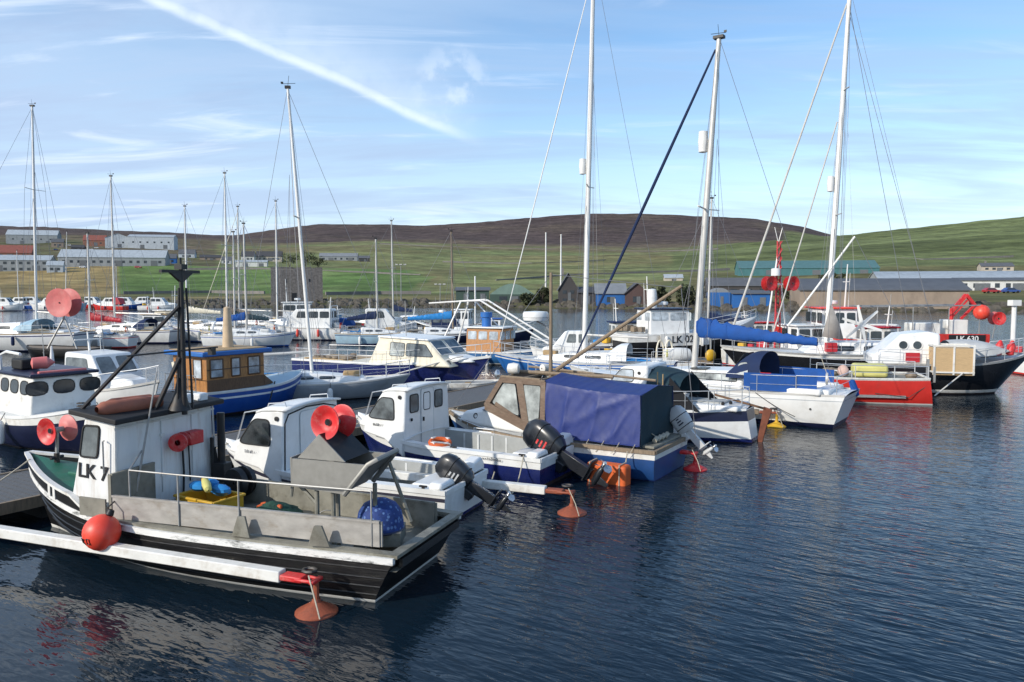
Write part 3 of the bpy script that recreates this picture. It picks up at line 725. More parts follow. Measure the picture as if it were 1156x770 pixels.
BL('industrial_building', 'long low grey industrial building below the hillside warehouses', 'building', 74, 184, 301, 291, 282, 'grey', 'light', 16, 0, (14, 1), 3)
BL('shed', 'red roofed shed at the left edge of the hillside', 'shed', -14, 35, 291, 286, 277, 'brick', 'red', 14, 0, (4, 1), 1)
BL('industrial_building', 'grey block with pale roof below the red roofed shed', 'building', -20, 54, 307, 294, 288, 'grey', 'light', 14, 0, (9, 2), 2)
BL('house', 'small brick house with red roof between hillside warehouses', 'house', 98, 121, 278, 272, 266, 'brick', 'red', 9, 0, (3, 1), 1, chimney=1)
BL('house', 'small pale house right of the long industrial building', 'house', 204, 221, 292, 287, 282, 'pale', 'slate', 8, 0, (2, 1), 1)
BL('house', 'white house with dark slate roof behind the stone tower', 'house', 274, 288, 295, 290, 284, 'white', 'dark', 8, 0, (3, 1), 1, chimney=2)
BL('house', 'white house with twin chimneys nearest the tower trees', 'house', 291, 319, 295, 290, 284, 'cream', 'dark', 8, 0, (5, 1), 1, chimney=2)
BL('outbuilding', 'low white outbuilding in front of the slate roofed houses', 'outbuilding', 268, 302, 301, 296, 294, 'white', 'light', 5, 0, (0, 0), 2)
BL('farm_building', 'long grey farm building right of the tower trees', 'barn', 362, 404, 295, 290, 286, 'grey', 'grey', 9, 0, (6, 1), 2)
BL('shed', 'dark green flat shed on the middle shore', 'shed', 515, 552, 341, 328, 325, 'dgreen', 'slate', 10, 0, (0, 0), 2)
BL('boat_shed', 'round roofed pale green boat shed', 'shed', 553, 603, 341, 333, 321, 'dgreen', 'green', 14, 0, (2, 1), 1, arch=True)
BL('house', 'dark gabled house on the shore behind the tall white mast', 'house', 631, 652, 343, 326, 309, 'dark', 'slate', 9, 0, (2, 2), 1, gable=True, chimney=1)
BL('shed', 'low dark shed left of the blue fronted shed', 'shed', 653, 673, 344, 331, 325, 'dark', 'dark', 8, 0, (1, 1), 1)
BL('shed', 'grey roofed shed with bright blue front', 'shed', 673, 706, 346, 333, 322, 'blue', 'grey', 8, 0, (1, 1), 1)
BL('shed', 'brown gabled shed right of the blue fronted shed', 'shed', 706, 732, 346, 332, 321, 'brown', 'dark', 9, 0, (1, 1), 1, gable=True)
BL('shed', 'small bright blue shed with curved top', 'shed', 803, 824, 353, 337, 332, 'blue', 'grey', 8, 0, (0, 0), 1, arch=True)
BL('shed', 'wide low bright blue shed beside the tan shed', 'shed', 828, 868, 354, 339, 336, 'blue', 'slate', 8, 0, (0, 0), 2)
BL('shed', 'dark roofed store behind the blue sheds', 'shed', 800, 872, 335, 323, 314, 'dark', 'slate', 10, 0, (4, 1), 1)
BL('warehouse', 'teal warehouse with long shallow roof on the right hillside', 'warehouse', 836, 986, 310, 303, 294, 'teal', 'teal', 22, 0, (0, 0), 3)
BL('quay_shed', 'long tan walled quay shed with dark grey roof', 'shed', 908, 1084, 348, 328, 315, 'tan', 'slate', 16, 0, (0, 0), 0)
BL('industrial_building', 'grey blue roofed factory behind the tan quay shed', 'building', 1000, 1180, 320, 316, 306, 'grey', 'light', 24, 0, (0, 0), 0)
BL('terrace', 'white fronted low terrace at the right edge', 'building', 1086, 1200, 328, 317, 314, 'white', 'slate', 9, 0, (10, 1), 3)
BL('house', 'small stone house on the right hillside skyline', 'house', 1108, 1140, 306, 301, 297, 'cream', 'slate', 8, 0, (4, 1), 1, chimney=1)
BL('shed', 'small pale roofed shed above the shore mound', 'shed', 750, 770, 318, 314, 310, 'cream', 'light', 7, 0, (1, 1), 1)

for px0, px1, b, e, r, wl, rf, lab in ((62, 74, 280, 274, 270, 'tan', 'slate', 'small tan shed beside the highest grey warehouse'), (84, 97, 284, 280, 277, 'dark', 'dark', 'dark low store in the middle of the hillside yard'), (186, 200, 298, 292, 287, 'blue', 'slate', 'little blue shed at the end of the long grey building'), (56, 72, 308, 300, 295, 'pale', 'light', 'pale shed between the two long grey blocks'), (228, 250, 294, 291, 288, 'tan', 'dark', 'low dark roofed byre near the lone white car'), (252, 262, 298, 294, 290, 'white', 'slate', 'tiny white cottage left of the slate roofed houses'), (406, 418, 296, 292, 289, 'dark', 'slate', 'small dark hut at the end of the grey farm building')):
    BL('shed' if 'cottage' not in lab else 'house', lab, 'shed' if 'cottage' not in lab else 'house', px0, px1, b, e, r, wl, rf, 7, 5, (2, 1), 1)
def tower():
    p, d = ground(336, 341); sc = d / FPX; w = 56 * sc; h = 38 * sc
    t = thing('ruined_tower', 'square roofless grey stone tower standing by the green field', 'tower', (p.x, p.y, p.z - .4), 14)
    st = mat('tower_stone', (.165, .15, .14), .95, var=.5, scale=2.2, bump=.8, bscale=2.5, dirt=(.08, .08, .07), damt=.6, dscale=.7)
    mb = MB(); k = .9; rnd = random.Random(5)
    for c, s_ in (((0, 0), (w, k)), ((0, w * .7), (w, k)), ((-w / 2 + k / 2, w * .35), (k, w * .7 - k)), ((w / 2 - k / 2, w * .35), (k, w * .7 - k))):
        mb.box((c[0], c[1], h / 2 - .5), (s_[0], s_[1], h + 1))
    mb.build('wall', st, t)
    cap = MB()
    for i in range(14): cap.box((-w / 2 + w * (i + .5) / 14, 0, h + .15 + rnd.uniform(0, .25)), (w / 14 * .96, k * .9, .5))
    for i in range(8): cap.box((w / 2 - k / 2, .6 + w * .6 * (i + .5) / 8, h + .15 + rnd.uniform(0, .3)), (k * .9, w * .07, .5))
    cap.build('broken_parapet', st, t)
    for x, z, a, b in ((-w * .22, h * .66, .45, .8), (w * .24, h * .68, .4, .7)):
        MB().box((x, -k / 2 - .02, z), (a, .06, b)).build('window', textblack, t)
    MB().box((-w * .06, -k / 2 - .02, 1.4), (1.1, .06, 2.2)).build('door', textblack, t)
tower()

leafm = mat('shrub_leaves', (.045, .055, .022), .9, var=.5, scale=.5)
barkm = mat('bark', (.09, .07, .055), .9, var=.3)
def shrub(px, base, top, wpx, label, group=None, seed=1):
    p, d = ground(px, base); sc = d / FPX; h = (base - top) * sc; w = wpx * sc; rnd = random.Random(seed)
    t = thing('shrub', label, 'shrub', (p.x, p.y, p.z - .2), 0, group)
    tr = MB()
    for i in range(6):
        a = rnd.uniform(0, 6.28); tr.tube([(0, 0, 0), (math.cos(a) * w * .12, math.sin(a) * w * .12, h * .4), (math.cos(a) * w * .3, math.sin(a) * w * .3, h * .8)], [.12, .09, .03], 5)
    tr.build('trunk', barkm, t)
    mb = MB(); cl = [(rnd.uniform(-.42, .42) * w, rnd.uniform(-.3, .3) * w, rnd.uniform(.3, .85) * h, rnd.uniform(.14, .26) * min(w, h * 1.4)) for _ in range(10)]
    for i in range(700):
        c = rnd.choice(cl); v = Vector((rnd.gauss(0, 1), rnd.gauss(0, 1), rnd.gauss(0, 1))).normalized() * c[3] * rnd.uniform(.5, 1.1); q = Vector(c[:3]) + v
        a = Vector((rnd.gauss(0, 1), rnd.gauss(0, 1), rnd.gauss(0, 1))).normalized() * .35; b = a.cross(Vector((rnd.gauss(0, 1), rnd.gauss(0, 1), 1))).normalized() * .25
        mb.add([q - a, q - b, q + a, q + b], [(0, 1, 2, 3)])
    mb.build('crown', leafm, t, recalc=False)
for i, (px, b, t, w, lab) in enumerate([(328, 302, 286, 18, 'dark wind bent trees left of the gap above the tower'), (345, 302, 284, 22, 'tallest dark trees directly above the stone tower'), (360, 302, 289, 16, 'dark trees beside the long grey farm building'), (612, 344, 324, 16, 'dark bush left of the gabled shore house'), (745, 345, 322, 26, 'brown bush on the shore mound left part'), (778, 346, 322, 30, 'widest bush on the shore mound'), (598, 346, 332, 20, 'low reddish bush before the boat shed'), (890, 338, 326, 24, 'bush between blue shed and tan quay shed'), (940, 316, 309, 40, 'long low scrub under the teal warehouse')]):
    shrub(px, b, t, w, lab, None, i + 3)

# drystone walls and fences between fields
stonem = wall_c['stone']
def field_wall(label, pts, h=1.1):
    mb = MB(); ps = [ground(*q)[0] for q in pts]
    fine = []
    for a, b in zip(ps, ps[1:]):
        for i in range(12): fine.append(a.lerp(b, i / 12))
    for q in fine:
        c = 578 + q.x / q.y * FPX; q.z = land_z(c, q.y)
    for a, b in zip(fine, fine[1:]): mb.bar(a + Vector((0, 0, h * .3)), b + Vector((0, 0, h * .3)), .6, h * 1.4)
    tag(mb.build('field_wall', stonem), label, 'wall')
field_wall('dark stone wall along the bottom of the bright green field', [(140, 332), (240, 331), (305, 332)])
field_wall('stone wall along the top edge of the bright green field', [(205, 305), (270, 304), (420, 309), (480, 312)])
field_wall('stone wall right of the tower below the green field', [(368, 333), (430, 332), (492, 332)])
field_wall('field wall running up the middle pasture hillside', [(560, 318), (640, 312), (740, 308), (830, 304)])

field_wall('dark dyke across the pasture above the round roofed shed', [(500, 296), (600, 298), (690, 294)], .9)
field_wall('dyke along the upper edge of the pasture below the moor', [(430, 276), (560, 281), (700, 284), (820, 281)], 1.2)
field_wall('field dyke along the right hillside towards the right edge', [(960, 290), (1040, 294), (1150, 290)], 1.0)
carcol = {'white': (.6, .6, .6), 'silver': (.3, .31, .32), 'red': (.35, .02, .02), 'blue': (.03, .07, .25), 'black': (.02, .02, .02)}
for k, c in list(carcol.items()): carcol[k] = mat('car_paint_' + k, c, .3, var=.05, coat=.4)
def car(px, base, deg, colr, label):
    p, d = ground(px, base); t = thing('parked_car', label, 'car', p, deg)
    o, W = cabin(t, 'body', [(-2.1, .35), (2.1, .35), (2.1, .75), (1.1, .92), (.5, 1.42), (-1.3, 1.45), (-1.95, .95), (-2.1, .9)], 1.75, 1.45, carcol[colr], .05)
    for sg in (1, -1):
        MB().prism([(.9, sg * .84, .95), (.45, sg * .78, 1.34), (-1.25, sg * .78, 1.36), (-1.6, sg * .84, .98)], (0, sg * .03, 0)).build('window', winm, t)
    for x in (-1.3, 1.3):
        for sg in (1, -1): MB().lathe([(.01, -.1), (.32, -.1), (.32, .1), (.01, .1)], (x, sg * .82, .32), (0, 1, 0), 12).build('wheel', rubber, t)
for px, b, dg, c, l in [(82, 278, 8, 'white', 'white car parked left in the hillside yard'), (90, 279, -10, 'silver', 'silver car parked below the small brick house'), (112, 281, 5, 'white', 'white car parked under the gabled hillside shed'), (234, 291, 12, 'white', 'white car parked alone right of the pale house'), (245, 291, 0, 'silver', 'silver car beside the lone white car on the hillside'), (100, 281, 80, 'red', 'red car parked end on in the hillside yard'), (1118, 331, 0, 'red', 'red car parked before the white terrace'), (1140, 331, 0, 'blue', 'blue car parked before the white terrace'), (130, 284, 0, 'black', 'black car parked between the white and blue warehouses'), (66, 283, 30, 'blue', 'blue car parked by the small tan shed'), (106, 283, 0, 'white', 'white car parked lowest in the hillside yard'), (158, 303, 0, 'red', 'red car parked right end of the long grey building'), (96, 303, 0, 'white', 'white car parked in front of the long grey building'), (300, 298, 0, 'silver', 'silver car beside the low white outbuilding')]:
    car(px, b, dg, c, l)
def light_pole(px, base, top, label):
    p, d = ground(px, base); h = (base - top) * d / FPX; t = thing('street_lamp', label, 'street lamp', p)
    MB().tube([(0, 0, 0), (0, 0, h)], [.12, .07], 6).build('pole', galv, t)
    a = MB(); a.bar((-1, 0, h), (1, 0, h), .1, .1); a.build('arm', galv, t)
    for x in (-1, 0, 1): MB().box((x, -.15, h + .15), (.6, .4, .22)).build('lamp_head', mastgrey, t)
light_pole(453, 342, 300, 'triple headed floodlight pole on the middle shore')
light_pole(497, 342, 322, 'short floodlight pole left of the dark green shed')
# ================================================================ pontoon and mooring booms
D_AX = Vector((math.cos(R(160.5)), math.sin(R(160.5)), 0))
def pontoon(name, label, a, b, w, group=None):
    a, b = Vector(a), Vector(b); L = (b - a).length; ang = math.degrees(math.atan2((b - a).y, (b - a).x))
    t = thing(name, label, 'pontoon', (a.x, a.y, 0), ang)
    n = int(L / .16); mb = MB()
    for i in range(n): mb.box(((i + .5) * L / n, 0, .50), (L / n - .014, w, .035))
    mb.build('deck', plank, t)
    k = MB(); 
    for sg in (1, -1): k.box((L / 2, sg * (w / 2 + .04), .43), (L, .08, .22))
    k.build('fender_beam', sparwood, t)
    f = MB(); m = max(int(L / 4), 1)
    for i in range(m): f.box(((i + .5) * L / m, 0, .1), (L / m * .7, w * .8, .6))
    f.build('float', rubber, t)
    return t
pontoon('pontoon', 'dark plank pontoon running along the bows of the small boats', (-15.3, 7.2, 0), (1.9, 33.5, 0), 2.4)
pontoon('pontoon', 'far pontoon between the distant white yachts', (-46, 69.9, 0), (-15, 69.95, 0), 1.1)
def boom(label, tip, length, m, endm, z=.42, deg=160.5, w=.17, floatm=None, flabel=None, sag=.02, fl=True):
    """mooring boom from the pontoon; its tip rests on a cone float"""
    a = Vector((tip[0], tip[1], 0)); t = thing('mooring_boom', label, 'mooring boom', a, deg)
    MB().bar((.55, 0, z), (length, 0, z + .06), w, w * .95).build('beam', m, t, bevel=.015)
    e = MB(); e.box((.36, 0, z), (.36, w * 1.1, w * .5)); e.bar((.3, w * .5, z), (.0, w * .45, z), .04, .05); e.bar((.3, -w * .5, z), (.0, -w * .45, z), .04, .05); e.box((.0, 0, z), (.08, w * 1.5, w * .35)); e.build('end_cap', endm, t, bevel=.02)
    MB().tube([(.1 + .1 * math.cos(q / 8 * 6.28), .08 * math.sin(q / 8 * 6.28), z + .13) for q in range(8)], .025, 6, closed=True).build('mooring_ring', darksteel, t)
    if fl:
        f = MB().lathe([(.02, -.12), (.27, -.10), (.30, -.02), (.295, .02), (.17, .09), (.065, .15), (.055, .2)], (0, 0, 0), (0, 0, 1), 22).build('float', floatm or rust, t)
        MB().tube([(0, 0, .15), (0, 0, z)], .042, 8).build('float_post', floatm or rust, f); MB().tube([(.05, .1, z + .1), (-.12, .2, .25), (-.2, .22, .02)], .012, 4).build('float_lanyard', rope, f)
    return t
tp = P(352, 651, .42); boom('white mooring boom with rust cone float in the foreground', (-2.72, 10.4), 8.8, oldwhite, redplastic, .45)
tp = P(646, 556, .42); boom('white mooring boom ending at a red cap between the two outboards', (tp.x, tp.y), 6.0, oldwhite, rust, .42)
tp = P(877, 467, .42); boom('grey mooring boom with small yellow float beside the white sailing yacht', (tp.x, tp.y), 6.5, sparwood, rust, .45, floatm=yellow)
tp = P(796, 413, .5); boom('long white mooring boom with dark end behind the white yacht', (tp.x, tp.y), 7.0, oldwhite, darksteel, .5, deg=178, w=.28)
tp = P(785, 514, .35); boom('mooring boom with red float by the white outboard', (tp.x, tp.y), 6.2, sparwood, redplastic, .4, deg=150, floatm=redplastic)
tp = P(965, 443, .4); boom('white mooring boom lying along the red hull', (tp.x + 2.4, tp.y - .35), 3.4, oldwhite, galv, .4, deg=172, w=.2, fl=False)

# ================================================================ 1. black and green workboat LK 7
def workboat():
    t = thing('workboat', 'black and green open workboat with white wheelhouse lettered LK 7', 'workboat', (-1.65, 11.68, 0), 160)
    h = Hull(t, 8.0, 2.7, (1.14, .75, .72), [antifoul, oldwhite, black], [('z', .0, 0), ('z', .06, 1), ('f', .3, 2), ('f', .6, 2), ('f', 1.0, 2)], .4, .84, .55, .6, 5, 2.3, tmax=.42, bowfull=1.5)
    h.rail('rubbing_strake', chipped, .07, .095, -.03, .045, 0, 1)
    mb = MB()                                              # clinker lands on the side
    for f in (.22, .4, .58, .76):
        for sg in (1, -1): mb.tube([(p[0], (p[1] + .004) * sg, p[2]) for p in [h.pt(i / 20, h.z(i / 20) * f) for i in range(20)]], .013, 4)
    mb.build('clinker_lands', black, t)
    # bulwark round the bow
    bw = MB(); 
    for sg in (1, -1):
        rows = []
        for i in range(13):
            tt = .64 + .36 * i / 12; x, y, z = h.sheer(tt, 1); hh = .05 + .16 * min(1, i / 2)
            rows.append([(x, (y + .03) * sg, z + .0), (x + .02, (y + .05) * sg, z + hh), (x + .02, max(y - .01, .003) * sg, z + hh), (x, max(y - .03, .003) * sg, z)])
        bw.grid(rows, close=True)
    bw.build('bulwark', black, t)
    cap = MB()
    for sg in (1, -1):
        rows = []
        for i in range(13):
            tt = .64 + .36 * i / 12; x, y, z = h.sheer(tt, 1); hh = .05 + .17 * min(1, i / 2)
            rows.append([(x + .03, (y + .07) * sg, z + hh), (x + .03, (y + .07) * sg, z + hh + .045), (x + .03, max(y - .03, .003) * sg, z + hh + .045), (x + .03, max(y - .03, .003) * sg, z + hh)])
        cap.grid(rows, close=True)
        for tt in (.775, .80):
            x, y, z = h.sheer(tt, 1); cap.box((x, (y + .055) * sg, z + .12), (.05, .03, .20))
    cap.build('bulwark_cap', oldwhite, t)
    h.deck('foredeck', greendeck, .60, .995, -.13, .10, .03)
    h.deck('working_deck', darkalu, .0, .60, .20, .0, .05)
    h.rail('gunwale', darkalu, .16, .05, .03, .0, 0, .62, True)
    # hatch and mooring post on the foredeck
    MB().box((6.45, .05, 1.13), (.5, .5, .12)).build('deck_hatch', greendeck, t, bevel=.03)
    b = MB(); b.tube([(7.3, .0, 1.1), (7.3, .0, 1.42)], .05, 8); b.tube([(7.3, -.13, 1.34), (7.3, .13, 1.34)], .03, 6); b.build('mooring_post', darksteel, t)
    # wheelhouse
    o, W = cabin(t, 'wheelhouse', [(4.7, .7), (5.66, .7), (5.66, 1.12), (5.36, 2.42), (4.7, 2.32)], 2.3, 2.2, wheelpaint, .05, cx=-.06)
    rf = MB(); rf.prism([(4.52, 1.2, 2.31), (5.56, 1.18, 2.43), (5.56, 1.18, 2.52), (4.52, 1.2, 2.40)], (0, -2.5, 0)); rf.build('wheelhouse_roof', rubber, t, bevel=.02)
    side_window(t, W, [(5.37, 2.24), (5.46, 1.72), (5.08, 1.72), (5.02, 2.24)], 1, -.06, gm=glassgrey, rad=.16, fr=.02)
    side_window(t, W, [(5.37, 2.24), (5.46, 1.72), (5.08, 1.72), (5.02, 2.24)], -1, -.06, gm=glassgrey, rad=.16)
    for y in (-.7, 0, .6): window(t, [(5.63 - .3 * .2, y - .25, 1.36 + .26), (5.63 - .06, y + .25, 1.62), (5.38 + .03, y + .25, 2.26), (5.41, y - .25, 2.26)], (1, 0, .24), gm=glassgrey)
    yp = W(5.2, 1.45) - .06 + .008
    text_part('registration_letters', 'LK 7', .34, (5.18, yp + .004, 1.47), (-1, 0, -.06), (.0, .0, 1), textblack, t, .006)
    bd = MB(); bd.bar((4.69, 1.08, 2.22), (4.69, -1.2, 2.22), .02, .035); bd.tube([(4.69, 1.09, .95), (4.69, 1.05, 2.3)], .018, 5); bd.tube([(4.69, -1.21, .9), (4.69, -1.17, 2.3)], .018, 5); bd.box((4.685, -.56, 1.62), (.04, .05, .14)); bd.box((4.685, .08, 1.25), (.03, .1, .05)); bd.box((4.685, .08, 1.95), (.03, .1, .05))
    build_split(bd, 'wheelhouse_trim', oldwhite, t)
    gr = MB(); gr.tube([(4.9, 1.09, 2.02), (4.86, 1.15, 2.02), (4.86, 1.15, 1.5), (4.9, 1.12, 1.5)], .014, 5); gr.build('grab_handle', galv, t)
    # aft face: door outline, red hauler motor, hoses
    d = MB(); d.tube([(4.692, .1, .95), (4.692, .1, 2.2), (4.692, -.62, 2.2), (4.692, -.62, .95)], .012, 4); d.build('door_seam', offwhite, t)
    rm = MB().lathe([(.02, -.12), (.14, -.12), (.145, -.06), (.10, -.05), (.10, .12), (.16, .13), (.16, .2), (.05, .2)], (4.56, -.22, 1.80), (-.45, .9, .0), 18).build('hauler_motor', redplastic, t)
    r2 = MB(); r2.box((4.6, -.55, 1.80), (.2, .34, .24)); r2.build('motor_housing', redplastic, rm, bevel=.02)
    hz = MB()
    hz.tube([(4.66, -.35, 1.7), (4.66, -.37, 1.2), (4.66, -.33, .6)], .02, 5); hz.tube([(4.66, -.5, 1.7), (4.66, -.52, 1.0)], .014, 5)
    for k in range(3): hz.tube([(4.6, -1.12 + .03 * math.sin(q), 1.35 - .12 * k + .16 * math.cos(q * .8)) for q in range(8)], .02, 5)
    build_split(hz, 'hydraulic_hose', rubber, t)
    ex = MB(); ex.tube([(4.55, -1.22, .6), (4.55, -1.22, 2.15)], .07, 10); ex.tube([(4.62, -1.05, .5), (4.62, -1.05, 1.7)], .035, 8); ex.box((4.45, -1.12, 1.05), (.25, .22, .35)); ex.build('exhaust_pipe', darksteel, t)
    MB().lathe([(.02, -.16), (.26, -.16), (.28, -.05), (.12, 0), (.28, .05), (.26, .16), (.02, .16)], (3.9, -.95, .95), (0.2, 1, 0), 16).build('winch_drum', darksteel, t)
    # roof gear
    lr = MB()
    lr.lathe([(.05, -.62), (.11, -.58), (.13, -.2), (.12, .2), (.12, .5), (.05, .62)], (4.92, .52, 2.52), (.10, .99, .02), 12)
    lr.lathe([(.05, -.5), (.10, -.46), (.11, .3), (.05, .5)], (5.15, .35, 2.53), (.05, .99, .02), 10)
    build_split(lr, 'roof_buoys', mat('faded_terracotta', (.36, .12, .07), .7, var=.3, dirt=(.2, .12, .09)), t)
    g = MB(); g.box((4.75, -.55, 2.5), (.24, .2, .18)); g.box((4.78, -.95, 2.47), (.2, .22, .16)); build_split(g, 'roof_lamp', white, t, bevel=.03)
    # mast with tripod foot, strut and crossbar
    ms = MB(); ms.tube([(4.35, -.10, 2.3), (4.34, -.10, 4.82)], [.048, .036], 10); ms.tube([(4.62, -.32, 2.35), (4.4, -.12, 3.6)], .04, 8); ms.tube([(4.7, .2, 2.4), (4.38, -.06, 3.3)], .04, 8)
    ms.lathe([(.20, 0), (.14, .15), (.09, .32), (.06, .48), (.05, .55)], (4.48, -.12, 2.38), (-.06, .0, 1), 14); ms.tube([(4.28, -.22, 2.4), (4.30, -.17, 4.5)], .02, 6); ms.tube([(4.42, -.02, 2.4), (4.36, -.06, 4.5)], .018, 6); o = ms.build('mast', darksteel, t)
    c = MB(); c.bar((4.34, .36, 4.78), (4.34, -.52, 4.78), .06, .05); c.prism([(4.31, .16, 4.76), (4.31, -.36, 4.76), (4.31, -.1, 4.58)], (.06, 0, 0)); c.box((4.34, -.10, 4.86), (.16, .14, .09)); c.tube([(4.34, -.1, 4.9), (4.34, -.1, 5.02)], .02, 5); c.build('mast_crossbar', darksteel, o)
    MB().tube([(4.36, -.05, 4.18), (5.46, 1.0, 2.5)], .034, 8).build('mast_strut', darksteel, o)
    wl = MB(); wl.tube([(4.3, -.9, 3.42), (4.34, 1.1, 3.42)], .016, 5); wl.box((4.3, -.75, 3.35), (.1, .1, .12)); wl.build('lamp_bar', darksteel, o)
    MB().tube([(4.62, .75, 1.1), (4.42, .42, 3.1)], [.022, .012], 6).build('aerial', galv, t)
    # fish pound boards
    def panel(name, x0, x1, y0, y1, z0, z1, m=alu):
        mb = MB(); a, b = Vector((x0, y0, 0)), Vector((x1, y1, 0)); n = 5
        mb.bar(a + Vector((0, 0, (z0 + z1) / 2)), b + Vector((0, 0, (z0 + z1) / 2)), .025, z1 - z0)
        sd = (b - a).normalized().cross(Vector((0, 0, 1)))
        for i in range(n + 1):
            p = a.lerp(b, i / n) - sd * .025; mb.bar(p + Vector((0, 0, z0)), p + Vector((0, 0, z1)), .06, .03, up=(0, 1, 0))
        mb.bar(a + Vector((0, 0, z1)), b + Vector((0, 0, z1)), .05, .035)
        return mb.build(name, m, t)
    panel('pound_board', 4.62, -.12, 1.24, 1.00, .82, 1.18)
    panel('pound_board', 4.62, -.12, -1.12, -.78, .55, .98, darkalu)
    panel('pound_board', 4.60, 4.62, 1.25, .35, .80, 1.52, darkalu)
    MB().box((4.95, 1.30, .98), (.55, .03, .3)).build('scupper_plate', darkalu, t)
    sh = MB()
    for x in (2.05, .72): sh.prism([(x - .16, 1.27 - .05 * (2 - x), .82), (x + .16, 1.27, .82), (x + .05, 1.27, 1.12), (x - .05, 1.27 - .03, 1.12)], (0, .035, 0))
    build_split(sh, 'hauling_bracket', darkalu, t)
    rl = MB(); P4 = [(4.25, 1.22), (3.3, 1.2), (2.2, 1.15), (0.0, 1.02)]
    rl.tube([(x, y, 1.62) for x, y in P4], .013, 6)
    for x, y in P4: rl.tube([(x, y, .82), (x, y, 1.62)], .015, 6)
    rl.tube([(4.25, 1.22, 1.62), (4.62, .6, 1.78)], .016, 6)
    rl.build('side_rail', galv, t)
    gb = MB(); gb.tube([(.1, 1.0, .8), (-.1, .9, .3)], .03, 5); gb.bar((-.44, .98, .62), (-.44, -.98, .62), .06, .12); gb.build('transom_beam', black, t)
    ln = MB(); ln.bar((-.02, .82, .08), (-.02, .3, .55), .05, .03); ln.build('transom_brace', alu, t)
    # self hauler tray: steel box with sloping chute and hood
    tr = MB()
    tr.prism([(1.36, .98, 1.98), (1.36, .98, 1.56), (.50, .98, 1.52), (.10, .98, 1.98)], (0, -.03, 0)); tr.prism([(1.36, .30, 2.02), (1.36, .30, 1.58), (.50, .30, 1.54), (.02, .30, 2.02)], (0, .03, 0))
    tr.add([(1.36, .98, 1.57), (1.36, .3, 1.58), (.5, .3, 1.54), (.5, .98, 1.53)], [(0, 1, 2, 3)]); tr.add([(.5, .98, 1.53), (.5, .3, 1.54), (.02, .3, 2.02), (.1, .98, 1.98)], [(0, 1, 2, 3)])
    tr.bar((1.37, .98, 1.78), (1.37, .3, 1.8), .03, .44)
    tr.build('hauling_tray', steel, t)
    lip = MB(); lip.tube([(.46, .99, 1.52), (.06, .99, 1.99), (-.04, .94, 2.05), (-.08, .4, 2.09), (0, .3, 2.04), (.4, .28, 1.56)], .04, 8); lip.bar((.62, .9, 1.52), (.24, .9, 1.94), .06, .05); lip.build('tray_lip', steel, t)
    hd = MB(); hd.prism([(1.30, .92, 1.98), (.48, .92, 1.98), (.92, .92, 2.36)], (0, -.02, 0)); MB().add([(.50, .90, 1.985), (.92, .90, 2.35), (.84, .34, 2.37), (.42, .34, 2.02)], [(0, 1, 2, 3)]).build('hood_shade_sheet', darksteel, t); hd.add([(1.3, .92, 1.98), (.92, .92, 2.36), (.84, .34, 2.38), (1.2, .34, 2.02)], [(0, 1, 2, 3)]); hd.build('tray_hood', steel, t)  # dark sheet stands in for the shaded inside of the open hood
    lg = MB()
    for x, y in ((1.0, .88), (.72, .88), (.95, .4), (.3, .4)): lg.tube([(x, y, .5), (x, y, 1.56)], .035, 8)
    lg.tube([(1.0, .88, 1.3), (1.3, .88, 1.56)], .03, 6); lg.tube([(1.35, .95, 1.8), (1.4, .95, 1.4)], .025, 6); lg.tube([(.05, .4, 1.9), (-.25, .3, 1.0)], .03, 6); build_split(lg, 'tray_leg', darkalu, t)
    hauler(t, (.86, .62, 2.50), (.08, 1, .10), .255, .20, redplastic, redplastic, (.9, .62, 2.2))
    hauler(t, (7.28, -.02, 1.86), (.05, 1, .0), .25, .22, redplastic, pinkplastic, (7.3, .0, 1.4))
    # bow rope and anchor lead
    rope_line(t, 'bow_rope', (7.6, .3, 1.35), (8.3, 1.9, .55), .12, .014)
    ob = MB(); ob.tube([(4.55, 1.24, 1.1), (4.5, 1.42, 1.05), (4.5, 1.44, .78)], .014, 5); ob.build('buoy_lanyard', darkrope, t)
    return t, h
lk7, lk7_h = workboat()
def wpt(b, x, y, z): 
    a = b.rotation_euler.z; return Vector((b.location.x + x * math.cos(a) - y * math.sin(a), b.location.y + x * math.sin(a) + y * math.cos(a), z))
